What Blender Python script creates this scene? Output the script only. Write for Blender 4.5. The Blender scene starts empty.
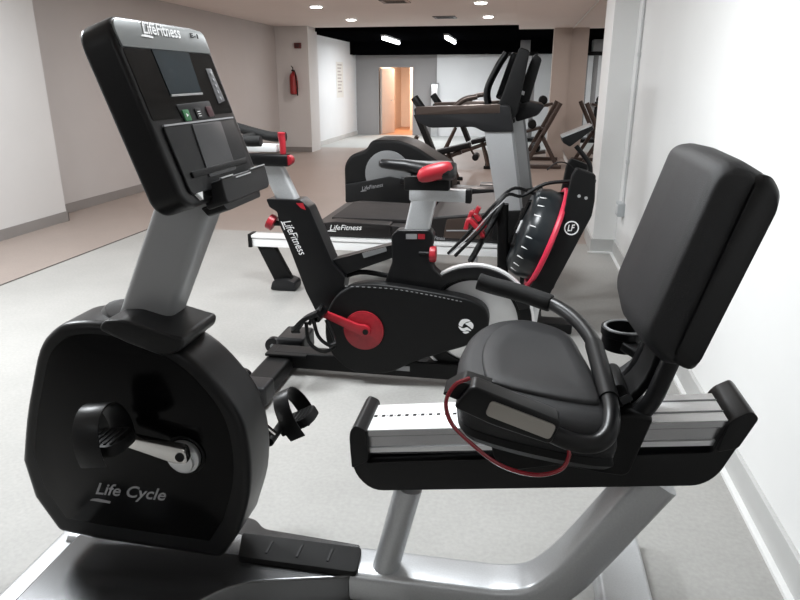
import bpy, bmesh, math, random
from mathutils import Vector, Matrix
random.seed(4)
V = Vector
S = bpy.context.scene
COL = S.collection
PI = math.pi
# ------------------------------------------------------------------ camera
FPX = 655.0; PITCH = math.radians(18.4); YAW = math.radians(10.1); EYE = V((0, 0, 1.33))
cd = bpy.data.cameras.new('camera'); cam = bpy.data.objects.new('camera', cd); COL.objects.link(cam)
cam.location = EYE; cam.rotation_euler = (PI/2 - PITCH, 0, YAW)
cd.sensor_fit = 'HORIZONTAL'; cd.sensor_width = 36; cd.lens = 36*FPX/800
cd.clip_start = .02; cd.clip_end = 80
S.camera = cam
# ------------------------------------------------------------------ world, exposure, large lights
w = bpy.data.worlds.new('world'); S.world = w; w.use_nodes = True
w.node_tree.nodes['Background'].inputs[0].default_value = (.8, .85, .9, 1)
w.node_tree.nodes['Background'].inputs[1].default_value = .15
S.view_settings.view_transform = 'Standard'; S.view_settings.look = 'None'
S.view_settings.exposure = 0; S.view_settings.gamma = 1; S.view_settings.use_curve_mapping = False

def area(name, loc, sx, sy, power, col, rot=(0, 0, 0)):
    l = bpy.data.lights.new(name, 'AREA'); l.shape = 'RECTANGLE'; l.size = sx; l.size_y = sy
    l.energy = power; l.color = col
    o = bpy.data.objects.new(name, l); COL.objects.link(o); o.location = loc; o.rotation_euler = rot
    return o
COOL = (.93, .97, 1.0); WARM = (1.0, .88, .83)
NEAR_PANELS = [(-.65, 2.3, 62), (-3.1, 2.5, 100), (-.75, -1.4, 5), (-2.9, -1.4, 7), (-.75, 5.2, 20), (-3.2, 4.9, 21)]
for x, y, e in NEAR_PANELS:
    area('panel_light', (x, y, 2.305), .58, .58, e, COOL)
DOWNLIGHTS = [(-2.91, 7.6), (-.61, 7.6), (-2.91, 9.63), (-2.91, 11.65), (-.61, 9.55), (-.61, 11.52)]
for x, y in DOWNLIGHTS:
    area('downlight_light', (x, y, 2.30), .11, .11, 14, WARM)
for x in (-2.91, -1.60):
    area('tube_light', (x, 15.25, 2.15), .1, 1.8, 52, (.95, .98, 1))
area('corridor_light', (-3.3, 18.6, 2.1), .4, .4, 60, (1, .84, .72))

# ------------------------------------------------------------------ measuring helpers
fwd = V((-math.sin(YAW)*math.cos(PITCH), math.cos(YAW)*math.cos(PITCH), -math.sin(PITCH)))
rgt = V((math.cos(YAW), math.sin(YAW), 0)); upv = rgt.cross(fwd)
def ray(x, y): return fwd + rgt*((x-400)/FPX) + upv*((300-y)/FPX)
class Frame:
    """a plane in the room: o origin, a and b in-plane axes, n = outward normal"""
    def __init__(s, o, a, b):
        s.o = V(o); s.a = V(a).normalized(); s.b = V(b).normalized(); s.n = s.a.cross(s.b)
    def at(s, x, y):
        d = ray(x, y); t = (s.o-EYE).dot(s.n)/d.dot(s.n); p = EYE + d*t - s.o
        return (p.dot(s.a), p.dot(s.b))
    def pt(s, u, v, w=0): return s.o + s.a*u + s.b*v + s.n*w
def side(Y): return Frame((0, Y, 0), (1, 0, 0), (0, 0, 1))     # n points to -Y, towards the viewer
def P(x, y, Y):
    f = side(Y); u, v = f.at(x, y); return V((u, Y, v))
def G(x, y, z=0.):
    d = ray(x, y); t = (z-EYE.z)/d.z; return EYE + d*t

# ------------------------------------------------------------------ materials
MATS = {}
def mat(name, col, rough=.5, metal=0, spec=.5, noise=0, nscale=30, bump=0, bscale=200, emit=0, alpha=1, trans=0, coat=0):
    if name in MATS: return MATS[name]
    m = bpy.data.materials.new(name); m.use_nodes = True; nt = m.node_tree; b = nt.nodes['Principled BSDF']
    c = (*col, 1); b.inputs['Base Color'].default_value = c
    b.inputs['Roughness'].default_value = rough; b.inputs['Metallic'].default_value = metal
    b.inputs['Specular IOR Level'].default_value = spec
    b.inputs['Coat Weight'].default_value = coat; b.inputs['Coat Roughness'].default_value = .12
    tc = nt.nodes.new('ShaderNodeTexCoord')
    if noise:
        n = nt.nodes.new('ShaderNodeTexNoise'); n.inputs['Scale'].default_value = nscale; n.inputs['Detail'].default_value = 5
        nt.links.new(tc.outputs['Object'], n.inputs['Vector'])
        r = nt.nodes.new('ShaderNodeMapRange'); r.inputs['From Min'].default_value = .3; r.inputs['From Max'].default_value = .7
        r.inputs['To Min'].default_value = 1-noise; r.inputs['To Max'].default_value = 1+noise
        nt.links.new(n.outputs['Fac'], r.inputs['Value'])
        mx = nt.nodes.new('ShaderNodeVectorMath'); mx.operation = 'SCALE'; mx.inputs[0].default_value = col
        nt.links.new(r.outputs[0], mx.inputs['Scale']); nt.links.new(mx.outputs[0], b.inputs['Base Color'])
    if bump:
        n2 = nt.nodes.new('ShaderNodeTexNoise'); n2.inputs['Scale'].default_value = bscale; n2.inputs['Detail'].default_value = 3
        nt.links.new(tc.outputs['Object'], n2.inputs['Vector'])
        bp = nt.nodes.new('ShaderNodeBump'); bp.inputs['Strength'].default_value = bump; bp.inputs['Distance'].default_value = .002
        nt.links.new(n2.outputs['Fac'], bp.inputs['Height']); nt.links.new(bp.outputs[0], b.inputs['Normal'])
    if emit:
        b.inputs['Emission Color'].default_value = c; b.inputs['Emission Strength'].default_value = emit
    if trans:
        b.inputs['Transmission Weight'].default_value = trans
    MATS[name] = m; return m
black = mat('black_plastic', (.003, .003, .0032), .5, spec=.22, noise=.15, bump=.15, bscale=500)
satin = mat('black_satin_plastic', (.0035, .0035, .004), .36, spec=.32, bump=.05, bscale=400)
gloss = mat('black_gloss', (.002, .002, .0022), .16, spec=.16, noise=.1)
panel = mat('dark_grey_plastic', (.010, .010, .011), .42, spec=.3, bump=.1, bscale=500)
vinyl = mat('seat_vinyl', (.011, .0112, .0125), .5, spec=.4, noise=.08, nscale=60, bump=.5, bscale=900)
vinyl2 = mat('seat_panel_vinyl', (.012, .0122, .0135), .46, spec=.4, noise=.08, nscale=60, bump=.5, bscale=900)
rubber = mat('rubber', (.007, .007, .007), .7, spec=.3, bump=.6, bscale=700)
silver = mat('silver_paint', (.50, .51, .52), .36, metal=.5, noise=.05, nscale=200, bump=.05)
polished = mat('silver_dark_reflection', (.15, .153, .157), .24, metal=.85, noise=.04, nscale=3)  # glossy silver, the black housing's dark reflection put into the colour
silverd = mat('grey_silver_paint', (.24, .245, .25), .38, metal=.5, noise=.05, nscale=200)
alu = mat('aluminium', (.70, .71, .72), .28, metal=.85, noise=.06, nscale=8)
bright = mat('bright_aluminium', (.92, .92, .92), .30, metal=.35)
chrome = mat('chrome', (.75, .74, .72), .16, metal=1)
red = mat('red_plastic', (.33, .010, .020), .42)
redd = mat('red_disc', (.27, .008, .016), .42, noise=.15, nscale=60)
redc = mat('red_coated_cable', (.22, .006, .014), .25, coat=.5)
pinkred = mat('red_rim', (.58, .022, .06), .42)
white = mat('white_lettering', (.75, .75, .75), .5)
greyl = mat('grey_lettering', (.30, .30, .31), .5)
screen = mat('display_glass', (.012, .020, .025), .2, spec=.35, noise=.3, nscale=12)
green = mat('green_key', (.03, .16, .06), .4)
brown = mat('bronze_metal', (.075, .054, .045), .33, metal=.5)
belt = mat('tread_belt', (.014, .012, .012), .65, spec=.3, noise=.2, nscale=60)
deckm = mat('deck_plastic', (.008, .0065, .0065), .45, spec=.3)
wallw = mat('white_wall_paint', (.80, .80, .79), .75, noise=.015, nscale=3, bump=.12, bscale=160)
wallm = mat('far_wall_dimmed', (.52, .50, .49), .8, noise=.02, nscale=2, bump=.08, bscale=120)  # left wall's far stretch, its weaker light put into the colour
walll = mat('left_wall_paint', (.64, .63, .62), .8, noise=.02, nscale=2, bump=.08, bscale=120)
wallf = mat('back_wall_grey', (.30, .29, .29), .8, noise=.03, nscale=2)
wallb = mat('back_wall_white', (.70, .71, .72), .7, noise=.02, nscale=2)
beige = mat('beige_column_paint', (.50, .44, .40), .7, noise=.03, nscale=2)
skirt = mat('grey_baseboard', (.25, .235, .225), .5, noise=.06, nscale=3)
skirtl = mat('light_grey_baseboard', (.50, .50, .49), .5, noise=.06, nscale=3)
bead = mat('white_silicone_bead', (.8, .8, .79), .6)
ceilm = mat('ceiling_paint', (.82, .76, .72), .85, noise=.03, nscale=.7)
soffm = mat('soffit_paint', (.85, .79, .75), .8, noise=.02, nscale=1)
blackc = mat('black_ceiling_paint', (.002, .002, .0024), 1.0, spec=0, noise=.3, nscale=3)
orange = mat('orange_corridor_paint', (.80, .66, .55), .7, noise=.03, nscale=2)
orangef = mat('corridor_floor', (.42, .20, .10), .5, noise=.1)
mirrorm = mat('mirror_glass', (.72, .70, .69), .01, metal=1)
lampm = mat('lamp_glow', (1, .98, .95), emit=25)
tubem = mat('tube_glow', (.97, .99, 1), emit=12)
conduit = mat('conduit_plastic', (.62, .63, .63), .4)
boxm = mat('socket_grey', (.42, .44, .45), .45)
firem = mat('extinguisher_red', (.30, .02, .02), .35)

def floor_mat(name, col, blotch, rough, speck):
    m = bpy.data.materials.new(name); m.use_nodes = True; nt = m.node_tree; b = nt.nodes['Principled BSDF']
    tc = nt.nodes.new('ShaderNodeTexCoord')
    n = nt.nodes.new('ShaderNodeTexNoise'); n.inputs['Scale'].default_value = 1.1; n.inputs['Detail'].default_value = 6; n.inputs['Roughness'].default_value = .62
    n2 = nt.nodes.new('ShaderNodeTexNoise'); n2.inputs['Scale'].default_value = 70; n2.inputs['Detail'].default_value = 3
    nt.links.new(tc.outputs['Object'], n.inputs['Vector']); nt.links.new(tc.outputs['Object'], n2.inputs['Vector'])
    cr = nt.nodes.new('ShaderNodeValToRGB')
    cr.color_ramp.elements[0].position = .32; cr.color_ramp.elements[0].color = (*[c*(1-blotch) for c in col], 1)
    cr.color_ramp.elements[1].position = .68; cr.color_ramp.elements[1].color = (*[c*(1+blotch) for c in col], 1)
    nt.links.new(n.outputs['Fac'], cr.inputs['Fac'])
    r = nt.nodes.new('ShaderNodeMapRange'); r.inputs['To Min'].default_value = 1-speck; r.inputs['To Max'].default_value = 1+speck
    nt.links.new(n2.outputs['Fac'], r.inputs['Value'])
    mx = nt.nodes.new('ShaderNodeVectorMath'); mx.operation = 'SCALE'
    nt.links.new(cr.outputs['Color'], mx.inputs[0]); nt.links.new(r.outputs[0], mx.inputs['Scale'])
    nt.links.new(mx.outputs[0], b.inputs['Base Color'])
    b.inputs['Roughness'].default_value = rough; b.inputs['Specular IOR Level'].default_value = .35
    return m
floorg = floor_mat('pale_grey_concrete_floor', (.365, .358, .342), .09, .5, .16)
floorb = floor_mat('brown_vinyl_floor', (.33, .275, .245), .05, .42, .1)
floorr = floor_mat('grey_back_floor', (.42, .43, .42), .05, .5, .1)

# ------------------------------------------------------------------ mesh helpers
def finish(bm, bev=0, seg=2, ang=35, smooth=True):
    bmesh.ops.remove_doubles(bm, verts=bm.verts, dist=1e-5)
    bmesh.ops.recalc_face_normals(bm, faces=bm.faces)
    if bev:
        ed = [e for e in bm.edges if len(e.link_faces) == 2 and e.calc_face_angle(0) > math.radians(ang)]
        if ed:
            bmesh.ops.bevel(bm, geom=ed, offset=bev, segments=seg, profile=.6, affect='EDGES', clamp_overlap=True)
def obj(name, bm, m, parent=None, bev=0, seg=2, ang=35, sharp=42, smooth=True):
    finish(bm, bev, seg, ang)
    me = bpy.data.meshes.new(name); bm.to_mesh(me); bm.free()
    if smooth:
        me.polygons.foreach_set('use_smooth', [True]*len(me.polygons))
        me.set_sharp_from_angle(angle=math.radians(sharp))
    me.materials.append(m)
    o = bpy.data.objects.new(name, me); COL.objects.link(o)
    if parent is not None:
        o.parent = parent
        o.matrix_parent_inverse = Matrix.Translation(-parent.location) if parent.type == 'EMPTY' else Matrix.Identity(4)
    return o
def thing(name, label, cat, loc, group=None):
    o = bpy.data.objects.new(name, None); COL.objects.link(o); o.location = loc; o.empty_display_size = .05
    o['label'] = label; o['category'] = cat
    if group: o['group'] = group
    return o
def tag(o, label, cat, group=None):
    o['label'] = label; o['category'] = cat
    if group: o['group'] = group
    return o
def struct(name, bm, m, **k):
    o = obj(name, bm, m, **k); o['kind'] = 'structure'; return o
def NB(): return bmesh.new()
def box(bm, a, b):
    x0, y0, z0 = a; x1, y1, z1 = b
    vs = [bm.verts.new(p) for p in [(x0,y0,z0),(x1,y0,z0),(x1,y1,z0),(x0,y1,z0),(x0,y0,z1),(x1,y0,z1),(x1,y1,z1),(x0,y1,z1)]]
    for f in [(0,3,2,1),(4,5,6,7),(0,1,5,4),(1,2,6,5),(2,3,7,6),(3,0,4,7)]: bm.faces.new([vs[i] for i in f])
    return bm
def mbox(a, b): return box(NB(), a, b)
def catmull(pts, n=6, closed=False):
    pts = [V(p) for p in pts]; out = []; N = len(pts)
    rng = range(N if closed else N-1)
    for i in rng:
        p0 = pts[(i-1) % N] if closed or i > 0 else pts[0]*2-pts[1]
        p1 = pts[i]; p2 = pts[(i+1) % N]
        p3 = pts[(i+2) % N] if closed or i+2 < N else pts[-1]*2-pts[-2]
        for k in range(n):
            t = k/n
            out.append(.5*((2*p1)+(p2-p0)*t+(2*p0-5*p1+4*p2-p3)*t*t+(3*p1-p0-3*p2+p3)*t**3))
    if not closed: out.append(pts[-1])
    return out
def rnd(pts, r, n=5):
    """round the corners of a closed 2-D polygon; r number or list"""
    out = []; N = len(pts)
    for i in range(N):
        p = V(pts[i]).to_2d() if len(pts[i]) > 2 else V(pts[i]); a = V(pts[i-1])-p; b = V(pts[(i+1) % N])-p
        rr = r[i] if isinstance(r, (list, tuple)) else r
        if rr <= 0: out.append(tuple(p)); continue
        d = min(rr, a.length*.48, b.length*.48); A = p+a.normalized()*d; B = p+b.normalized()*d
        for k in range(n+1):
            t = k/n; out.append(tuple(A*(1-t)**2+p*2*t*(1-t)+B*t*t))
    return out
def prism(bm, fr, pts, w0, w1):
    a = [bm.verts.new(fr.pt(u, v, w0)) for u, v in pts]; b = [bm.verts.new(fr.pt(u, v, w1)) for u, v in pts]
    bm.faces.new(a); bm.faces.new(b[::-1]); n = len(a)
    for i in range(n): bm.faces.new([a[i], b[i], b[(i+1) % n], a[(i+1) % n]])
    return bm
def pix(fr, pts): return [fr.at(*p) for p in pts]
def slab(px, Y, w, r=0, smooth=False, n=5):
    """pixels measured on the plane at Y (the near face), real thickness w behind it"""
    f = side(Y); p = pix(f, px)
    if smooth: p = [tuple(q)[:2] for q in catmull([(a, b, 0) for a, b in p], 5, True)]
    elif r: p = rnd(p, r, n)
    return prism(NB(), f, p, 0, -w)
def circ(c, r, n=32, sx=1, sy=1, a0=0, a1=2*PI):
    full = abs(a1-a0-2*PI) < 1e-6
    return [(c[0]+r*sx*math.cos(a0+(a1-a0)*i/(n if full else n-1)), c[1]+r*sy*math.sin(a0+(a1-a0)*i/(n if full else n-1))) for i in range(n)]
def cyl(bm, p0, p1, r0, r1=None, n=20):
    return tube(bm, [V(p0), V(p1)], r0, r1=r1, n=n)
def tube(bm, path, r, r1=None, n=12, hw=None, up=(0, 0, 1), prof=None):
    """sweep a circle (r) or rounded rectangle hw=(half width, half height) along path"""
    path = [V(p) for p in path]; rings = []; N = len(path)
    prev = None
    for i, p in enumerate(path):
        t = ((path[min(i+1, N-1)]-path[max(i-1, 0)])).normalized()
        u0 = V(up)
        if prev is not None and hw is None:
            s = (prev - t*prev.dot(t)).normalized()
        else:
            s = t.cross(u0)
            if s.length < 1e-4: s = t.cross(V((1, 0, 0)))
            s.normalize()
        prev = s
        h = s.cross(t).normalized()
        if hw:
            k = .28
            a, b = hw; q = []
            c = min(a, b)*.45
            for cx, cy, a0 in ((a-c, b-c, 0), (-a+c, b-c, PI/2), (-a+c, -b+c, PI), (a-c, -b+c, 1.5*PI)):
                for j in range(4):
                    an = a0+PI/2*j/3; q.append((cx+c*math.cos(an), cy+c*math.sin(an)))
        else:
            rr = r if r1 is None else r+(r1-r)*i/(N-1)
            q = [(rr*math.cos(2*PI*j/n), rr*math.sin(2*PI*j/n)) for j in range(n)]
        rings.append([bm.verts.new(p+s*x+h*y) for x, y in q])
    m = len(rings[0])
    for i in range(N-1):
        for j in range(m): bm.faces.new([rings[i][j], rings[i][(j+1) % m], rings[i+1][(j+1) % m], rings[i+1][j]])
    bm.faces.new(rings[0][::-1]); bm.faces.new(rings[-1])
    return bm
def ring(bm, fr, c, ro, ri, w0, w1, n=48, a0=0, a1=2*PI):
    full = abs(a1-a0-2*PI) < 1e-6; m = n if full else n+1; L = []
    for i in range(m):
        an = a0+(a1-a0)*i/n; cu, su = math.cos(an), math.sin(an)
        L.append([bm.verts.new(fr.pt(c[0]+q*cu, c[1]+q*su, w)) for q, w in ((ro, w0), (ro, w1), (ri, w1), (ri, w0))])
    for i in range(n):
        A, B = L[i], L[(i+1) % m]
        for k in range(4): bm.faces.new([A[k], A[(k+1) % 4], B[(k+1) % 4], B[k]])
    if not full: bm.faces.new(L[0]); bm.faces.new(L[-1][::-1])
    return bm
def disc(bm, fr, c, r, w0, w1, n=40): return prism(bm, fr, circ(c, r, n), w0, w1)
def torus(bm, c, a, b, R, r, n=40, k=8, a0=0, a1=2*PI):
    c, a, b = V(c), V(a).normalized(), V(b).normalized(); nn = a.cross(b)
    full = abs(a1-a0-2*PI) < 1e-6; m = n if full else n+1; L = []
    for i in range(m):
        an = a0+(a1-a0)*i/n; d = a*math.cos(an)+b*math.sin(an)
        L.append([bm.verts.new(c+d*(R+r*math.cos(2*PI*j/k))+nn*r*math.sin(2*PI*j/k)) for j in range(k)])
    for i in range(n):
        for j in range(k): bm.faces.new([L[i][j], L[i][(j+1) % k], L[(i+1) % m][(j+1) % k], L[(i+1) % m][j]])
    if not full: bm.faces.new(L[0][::-1]); bm.faces.new(L[-1])
    return bm
def ball(bm, c, r, sc=(1, 1, 1), n=16):
    q = bmesh.ops.create_uvsphere(bm, u_segments=n, v_segments=n//2+2, radius=r)
    for v in q['verts']: v.co = V((v.co.x*sc[0], v.co.y*sc[1], v.co.z*sc[2]))+V(c)
    return bm
def loft(bm, loops, cap=True):
    R = [[bm.verts.new(p) for p in l] for l in loops]; m = len(R[0])
    for i in range(len(R)-1):
        for j in range(m): bm.faces.new([R[i][j], R[i][(j+1) % m], R[i+1][(j+1) % m], R[i+1][j]])
    if cap: bm.faces.new(R[0][::-1]); bm.faces.new(R[-1])
    return bm
def text_bm(body, fr, p0, p1, height=None, shear=.25, depth=.0012, fat=0.0, lift=.0006, bm=None):
    """lettering whose baseline runs between two (u,v) points of a frame"""
    cu = bpy.data.curves.new('lettering', 'FONT'); cu.body = body; cu.size = 1; cu.shear = shear
    cu.extrude = 0; cu.offset = fat; cu.resolution_u = 3
    to = bpy.data.objects.new('lettering', cu); COL.objects.link(to)
    dg = bpy.context.evaluated_depsgraph_get(); me = bpy.data.meshes.new_from_object(to.evaluated_get(dg))
    xs = [v.co.x for v in me.vertices]; ys = [v.co.y for v in me.vertices]
    x0, x1, y0, y1 = min(xs), max(xs), min(ys), max(ys)
    a, b = V(p0), V(p1); L = (b-a).length; d = (b-a)/L; e = V((-d.y, d.x))
    sx = L/(x1-x0); h = height or sx*(y1-y0); sy = h/(y1-y0)
    bm = bm or NB(); t = bmesh.new(); t.from_mesh(me)
    g = bmesh.ops.extrude_face_region(t, geom=list(t.faces))
    top = {q for q in g['geom'] if isinstance(q, bmesh.types.BMVert)}
    mp = {}
    for v in t.verts:
        q = a+d*((v.co.x-x0)*sx)+e*((v.co.y-y0)*sy)
        mp[v] = bm.verts.new(fr.pt(q.x, q.y, lift+(depth if v in top else 0)))
    for f in t.faces:
        try: bm.faces.new([mp[v] for v in f.verts])
        except ValueError: pass
    t.free(); bpy.data.meshes.remove(me); bpy.data.objects.remove(to); bpy.data.curves.remove(cu)
    return bm
def word(name, body, fr, px0, px1, height, m, parent, shear=.3, lift=.0006, fat=.01, swash=True, depth=.0012):
    """wordmark between two pixels on the frame, with the underline stroke of its first letter"""
    a, b = fr.at(*px0), fr.at(*px1)
    bm = text_bm(body, fr, a, b, height, shear, fat=fat, lift=lift, depth=depth)
    if swash:
        A, B = V(a), V(b); d = (B-A); e = V((-d.y, d.x)).normalized()*height; d = d
        q = [A-d*.10-e*.22, A+d*.18-e*.30, A+d*.20-e*.16, A+d*.02-e*.05, A-d*.06-e*.10]
        prism(bm, fr, [tuple(k) for k in q], lift, lift+depth)
    return obj(name, bm, m, parent, smooth=False)
def copy_tree(o, parent=None):
    c = o.copy(); COL.objects.link(c)
    if parent is not None:
        inv = o.matrix_parent_inverse.copy(); c.parent = parent; c.matrix_parent_inverse = inv
    for ch in list(o.children): copy_tree(ch, c)
    return c

# ================================================================== THE ROOM
XL, XR, YB, YE, ZC = -4.72, .81, -2.6, 17.6, 2.34
struct('floor', mbox((XL, YB, -.1), (XR+.05, 5.72, 0)), floorg, smooth=False)
bm = NB(); box(bm, (XL, 5.72, -.1), (XR+.05, 13.9, 0))
struct('floor_far', bm, floorb, smooth=False)
f = Frame((0, 0, 0), (1, 0, 0), (0, 1, 0))
bm = prism(NB(), f, [(XL+.02, 3.3), (-3.48, 3.3), (-3.44, 5.719), (XL+.02, 5.719)], 0, .004)
struct('trim_1', bm, floorb, smooth=False)
struct('trim_2', prism(NB(), f, [(-3.48, 3.3), (-3.468, 3.3), (-3.428, 5.719), (-3.44, 5.719)], 0, .005), mat('floor_joint', (.10, .09, .08), .8), smooth=False)
struct('floor_back', mbox((-4.6, 13.9, -.1), (XR+.05, YE+.1, 0)), floorr, smooth=False)
struct('ceiling', mbox((XL-.1, YB, ZC), (XR+.1, 13.35, ZC+.1)), ceilm, smooth=False)
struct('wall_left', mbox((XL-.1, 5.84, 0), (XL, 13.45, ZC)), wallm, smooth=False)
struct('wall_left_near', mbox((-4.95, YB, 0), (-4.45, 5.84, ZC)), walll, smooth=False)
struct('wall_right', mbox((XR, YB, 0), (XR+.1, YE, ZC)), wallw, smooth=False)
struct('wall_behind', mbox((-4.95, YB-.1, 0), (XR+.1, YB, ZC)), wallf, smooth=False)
struct('wall_pillar_right', mbox((.635, 5.45, 0), (XR, 6.0, ZC)), wallw, smooth=False, bev=.004)
struct('wall_soffit', mbox((-.12, 5.0, 2.235), (XR, 12.95, ZC)), soffm, smooth=False)
struct('wall_column_right', mbox((.50, 12.72, 0), (XR, 13.1, ZC)), beige, smooth=False)
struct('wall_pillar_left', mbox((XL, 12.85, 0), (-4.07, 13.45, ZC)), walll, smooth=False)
struct('wall_back_left', mbox((-4.75, 13.45, 0), (-4.3, 17.7, 2.3)), wallb, smooth=False)
# back room
struct('ceiling_back', mbox((-4.75, 13.35, 2.27), (XR+.1, 20, 2.45)), blackc, smooth=False)
struct('trim_3', mbox((-4.3, 17.0, 1.985), (XR, 17.5, 2.27)), blackc, smooth=False)
b1, b2 = -3.69, -2.80
bm = NB(); box(bm, (-4.3, YE, 0), (b1, YE+.1, 2.27)); box(bm, (b2, YE, 0), (-2.16, YE+.1, 2.27)); box(bm, (b1, YE, 1.69), (b2, YE+.1, 2.27))
struct('wall_back_grey', bm, wallf, smooth=False)
struct('wall_back', mbox((-2.16, 17.45, 0), (XR, YE+.1, 2.27)), wallb, smooth=False)
# orange corridor behind the doorway
bm = NB(); box(bm, (b1-.1, YE+.1, 0), (b1, 21, 2.2)); box(bm, (b1, 20.9, 0), (-2.5, 21, 2.2)); box(bm, (b2+.25, YE+.1, 0), (b2+.35, 21, 2.2)); box(bm, (b1, YE+.1, 2.15), (b2+.3, 21, 2.25))
box(bm, (-3.15, 19.3, 0), (-2.5, 20.9, 2.15))
struct('wall_corridor', bm, orange, smooth=False)
struct('floor_corridor', mbox((b1-.1, YE, -.1), (b2+.35, 21, .003)), orangef, smooth=False)
d = thing('door_1', '', 'door', (b1, YE, 0)); del d['label']; del d['category']; d['kind'] = 'structure'
obj('door_panel', prism(NB(), f, [(b1+.01, YE+.1), (b1+.05, YE+.1), (b1+.25, YE+.85), (b1+.21, YE+.86)], .01, 1.67), beige, d, smooth=False)
obj('door_handle', tube(NB(), [V((b1+.19, YE+.6, .86)), V((b1+.27, YE+.6, .86)), V((b1+.26, YE+.5, .86))], .012), chrome, d)
bm = NB(); box(bm, (b1-.05, YE-.02, 0), (b1, YE+.1, 1.74)); box(bm, (b2, YE-.02, 0), (b2+.05, YE+.1, 1.74)); box(bm, (b1, YE-.02, 1.69), (b2, YE+.1, 1.74))
obj('door_frame', bm, wallf, d, smooth=False)
# baseboards
def base(name, a, b, t=.014, h=.1, m=skirt): struct(name, mbox((a[0], a[1], 0), (b[0], b[1], h)), m, smooth=False, bev=.003)
base('baseboard_left_near', (-4.45, YB), (-4.436, 5.854))
base('baseboard_left', (XL, 5.84), (XL+.014, 12.85))
base('baseboard_left_end', (XL, 5.84), (-4.436, 5.854))
base('baseboard_pillar_left', (XL+.014, 12.836), (-4.07, 12.85)); base('baseboard_back_left', (-4.3, 13.45), (-4.286, YE), m=skirtl)
base('baseboard_right', (XR-.016, YB), (XR, 5.434), h=.115, m=skirtl)
struct('trim_4', mbox((XR-.036, YB, 0), (XR-.016, 5.414, .012)), bead, smooth=False)
base('baseboard_pillar_front', (.619, 5.434), (XR, 5.45), h=.115, m=skirtl)
struct('trim_5', mbox((.60, 5.414, 0), (XR-.016, 5.434, .012)), bead, smooth=False)
base('baseboard_pillar_side', (.619, 5.45), (.635, 6.0), h=.115, m=skirtl)
# mirror along the right wall beyond the pillar
t = thing('wall_mirror', 'long frameless mirror along right wall beyond the white pillar', 'mirror', (XR, 9.3, 0))
obj('glass', mbox((XR-.012, 6.05, .12), (XR-.002, 12.7, 2.2)), mirrorm, t, smooth=False)
obj('edge_strip', box(mbox((XR-.016, 6.03, .10), (XR-.002, 12.71, .12)), (XR-.016, 6.03, .12), (XR-.002, 6.05, 2.22)), alu, t, smooth=False)

# ceiling lamps
PANEL_LABELS = ['square ceiling panel light above the spinning bike', 'square ceiling panel light above the open floor on the left', 'square ceiling panel light behind the viewer on the right',
                'square ceiling panel light behind the viewer on the left', 'square ceiling panel light above the treadmill', 'square ceiling panel light above the brown floor strip']
for i, (x, y, e) in enumerate(NEAR_PANELS):
    t = thing('ceiling_panel_light', PANEL_LABELS[i], 'ceiling light', (x, y, ZC), 'square ceiling panels over the near machines')
    obj('frame', ring(NB(), Frame((x, y, ZC), (1, 0, 0), (0, -1, 0)), (0, 0), .44, .40, 0, .02, n=4, a0=PI/4, a1=2*PI+PI/4), conduit, t, smooth=False)
    obj('diffuser', mbox((x-.285, y-.285, ZC-.012), (x+.285, y+.285, ZC-.001)), mat('panel_glow', (.95, .98, 1), emit=2.5), t, smooth=False)
LB = {2: 'round downlight set in ceiling, nearer of the left pair', 3: 'round downlight set in ceiling above left pillar, farther of the left pair',
      4: 'round downlight at top edge of the picture, nearer of the right pair', 5: 'round downlight beside the soffit, farther of the right pair',
      0: 'round downlight on the left, out of the top of the frame', 1: 'round downlight on the right, out of the top of the frame'}
for i, (x, y) in enumerate(DOWNLIGHTS):
    t = thing('downlight', LB[i], 'ceiling light', (x, y, ZC), 'round downlights in the main ceiling')
    fr = Frame((x, y, ZC), (1, 0, 0), (0, -1, 0))
    obj('bezel', ring(NB(), fr, (0, 0), .095, .075, 0, .012, n=24), conduit, t)
    obj('lens', disc(NB(), fr, (0, 0), .075, .0, .022, n=20), lampm, t)
for x, lb in ((-2.91, 'white tube light under black ceiling, left one above the doorway'), (-1.60, 'white tube light under black ceiling, right one above white back wall')):
    t = thing('tube_lamp', lb, 'ceiling light', (x, 15.25, 2.27), 'tube lamps under the black ceiling')
    obj('housing', mbox((x-.05, 14.33, 2.23), (x+.05, 16.17, 2.268)), conduit, t, bev=.005)
    obj('tube', tube(NB(), [V((x, 14.35, 2.195)), V((x, 16.15, 2.195))], .034), tubem, t)
for px, py, lb in ((445, 17, 'small dark ceiling grille between the right downlights'), (395, 1, 'small dark ceiling grille at top edge of the picture')):
    c = G(px, py, ZC); t = thing('ceiling_vent', lb, 'vent', (c.x, c.y, ZC), 'dark ceiling grilles')
    obj('frame', ring(NB(), Frame((c.x, c.y, ZC), (1, 0, 0), (0, -1, 0)), (0, 0), .26, .20, 0, .012, n=4, a0=PI/4, a1=2*PI+PI/4), brown, t, smooth=False)
    bm = NB()
    for k in range(6): box(bm, (c.x-.14, c.y-.14+k*.048, ZC-.009), (c.x+.14, c.y-.115+k*.048, ZC-.002))
    obj('slats', bm, black, t, smooth=False)

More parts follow.
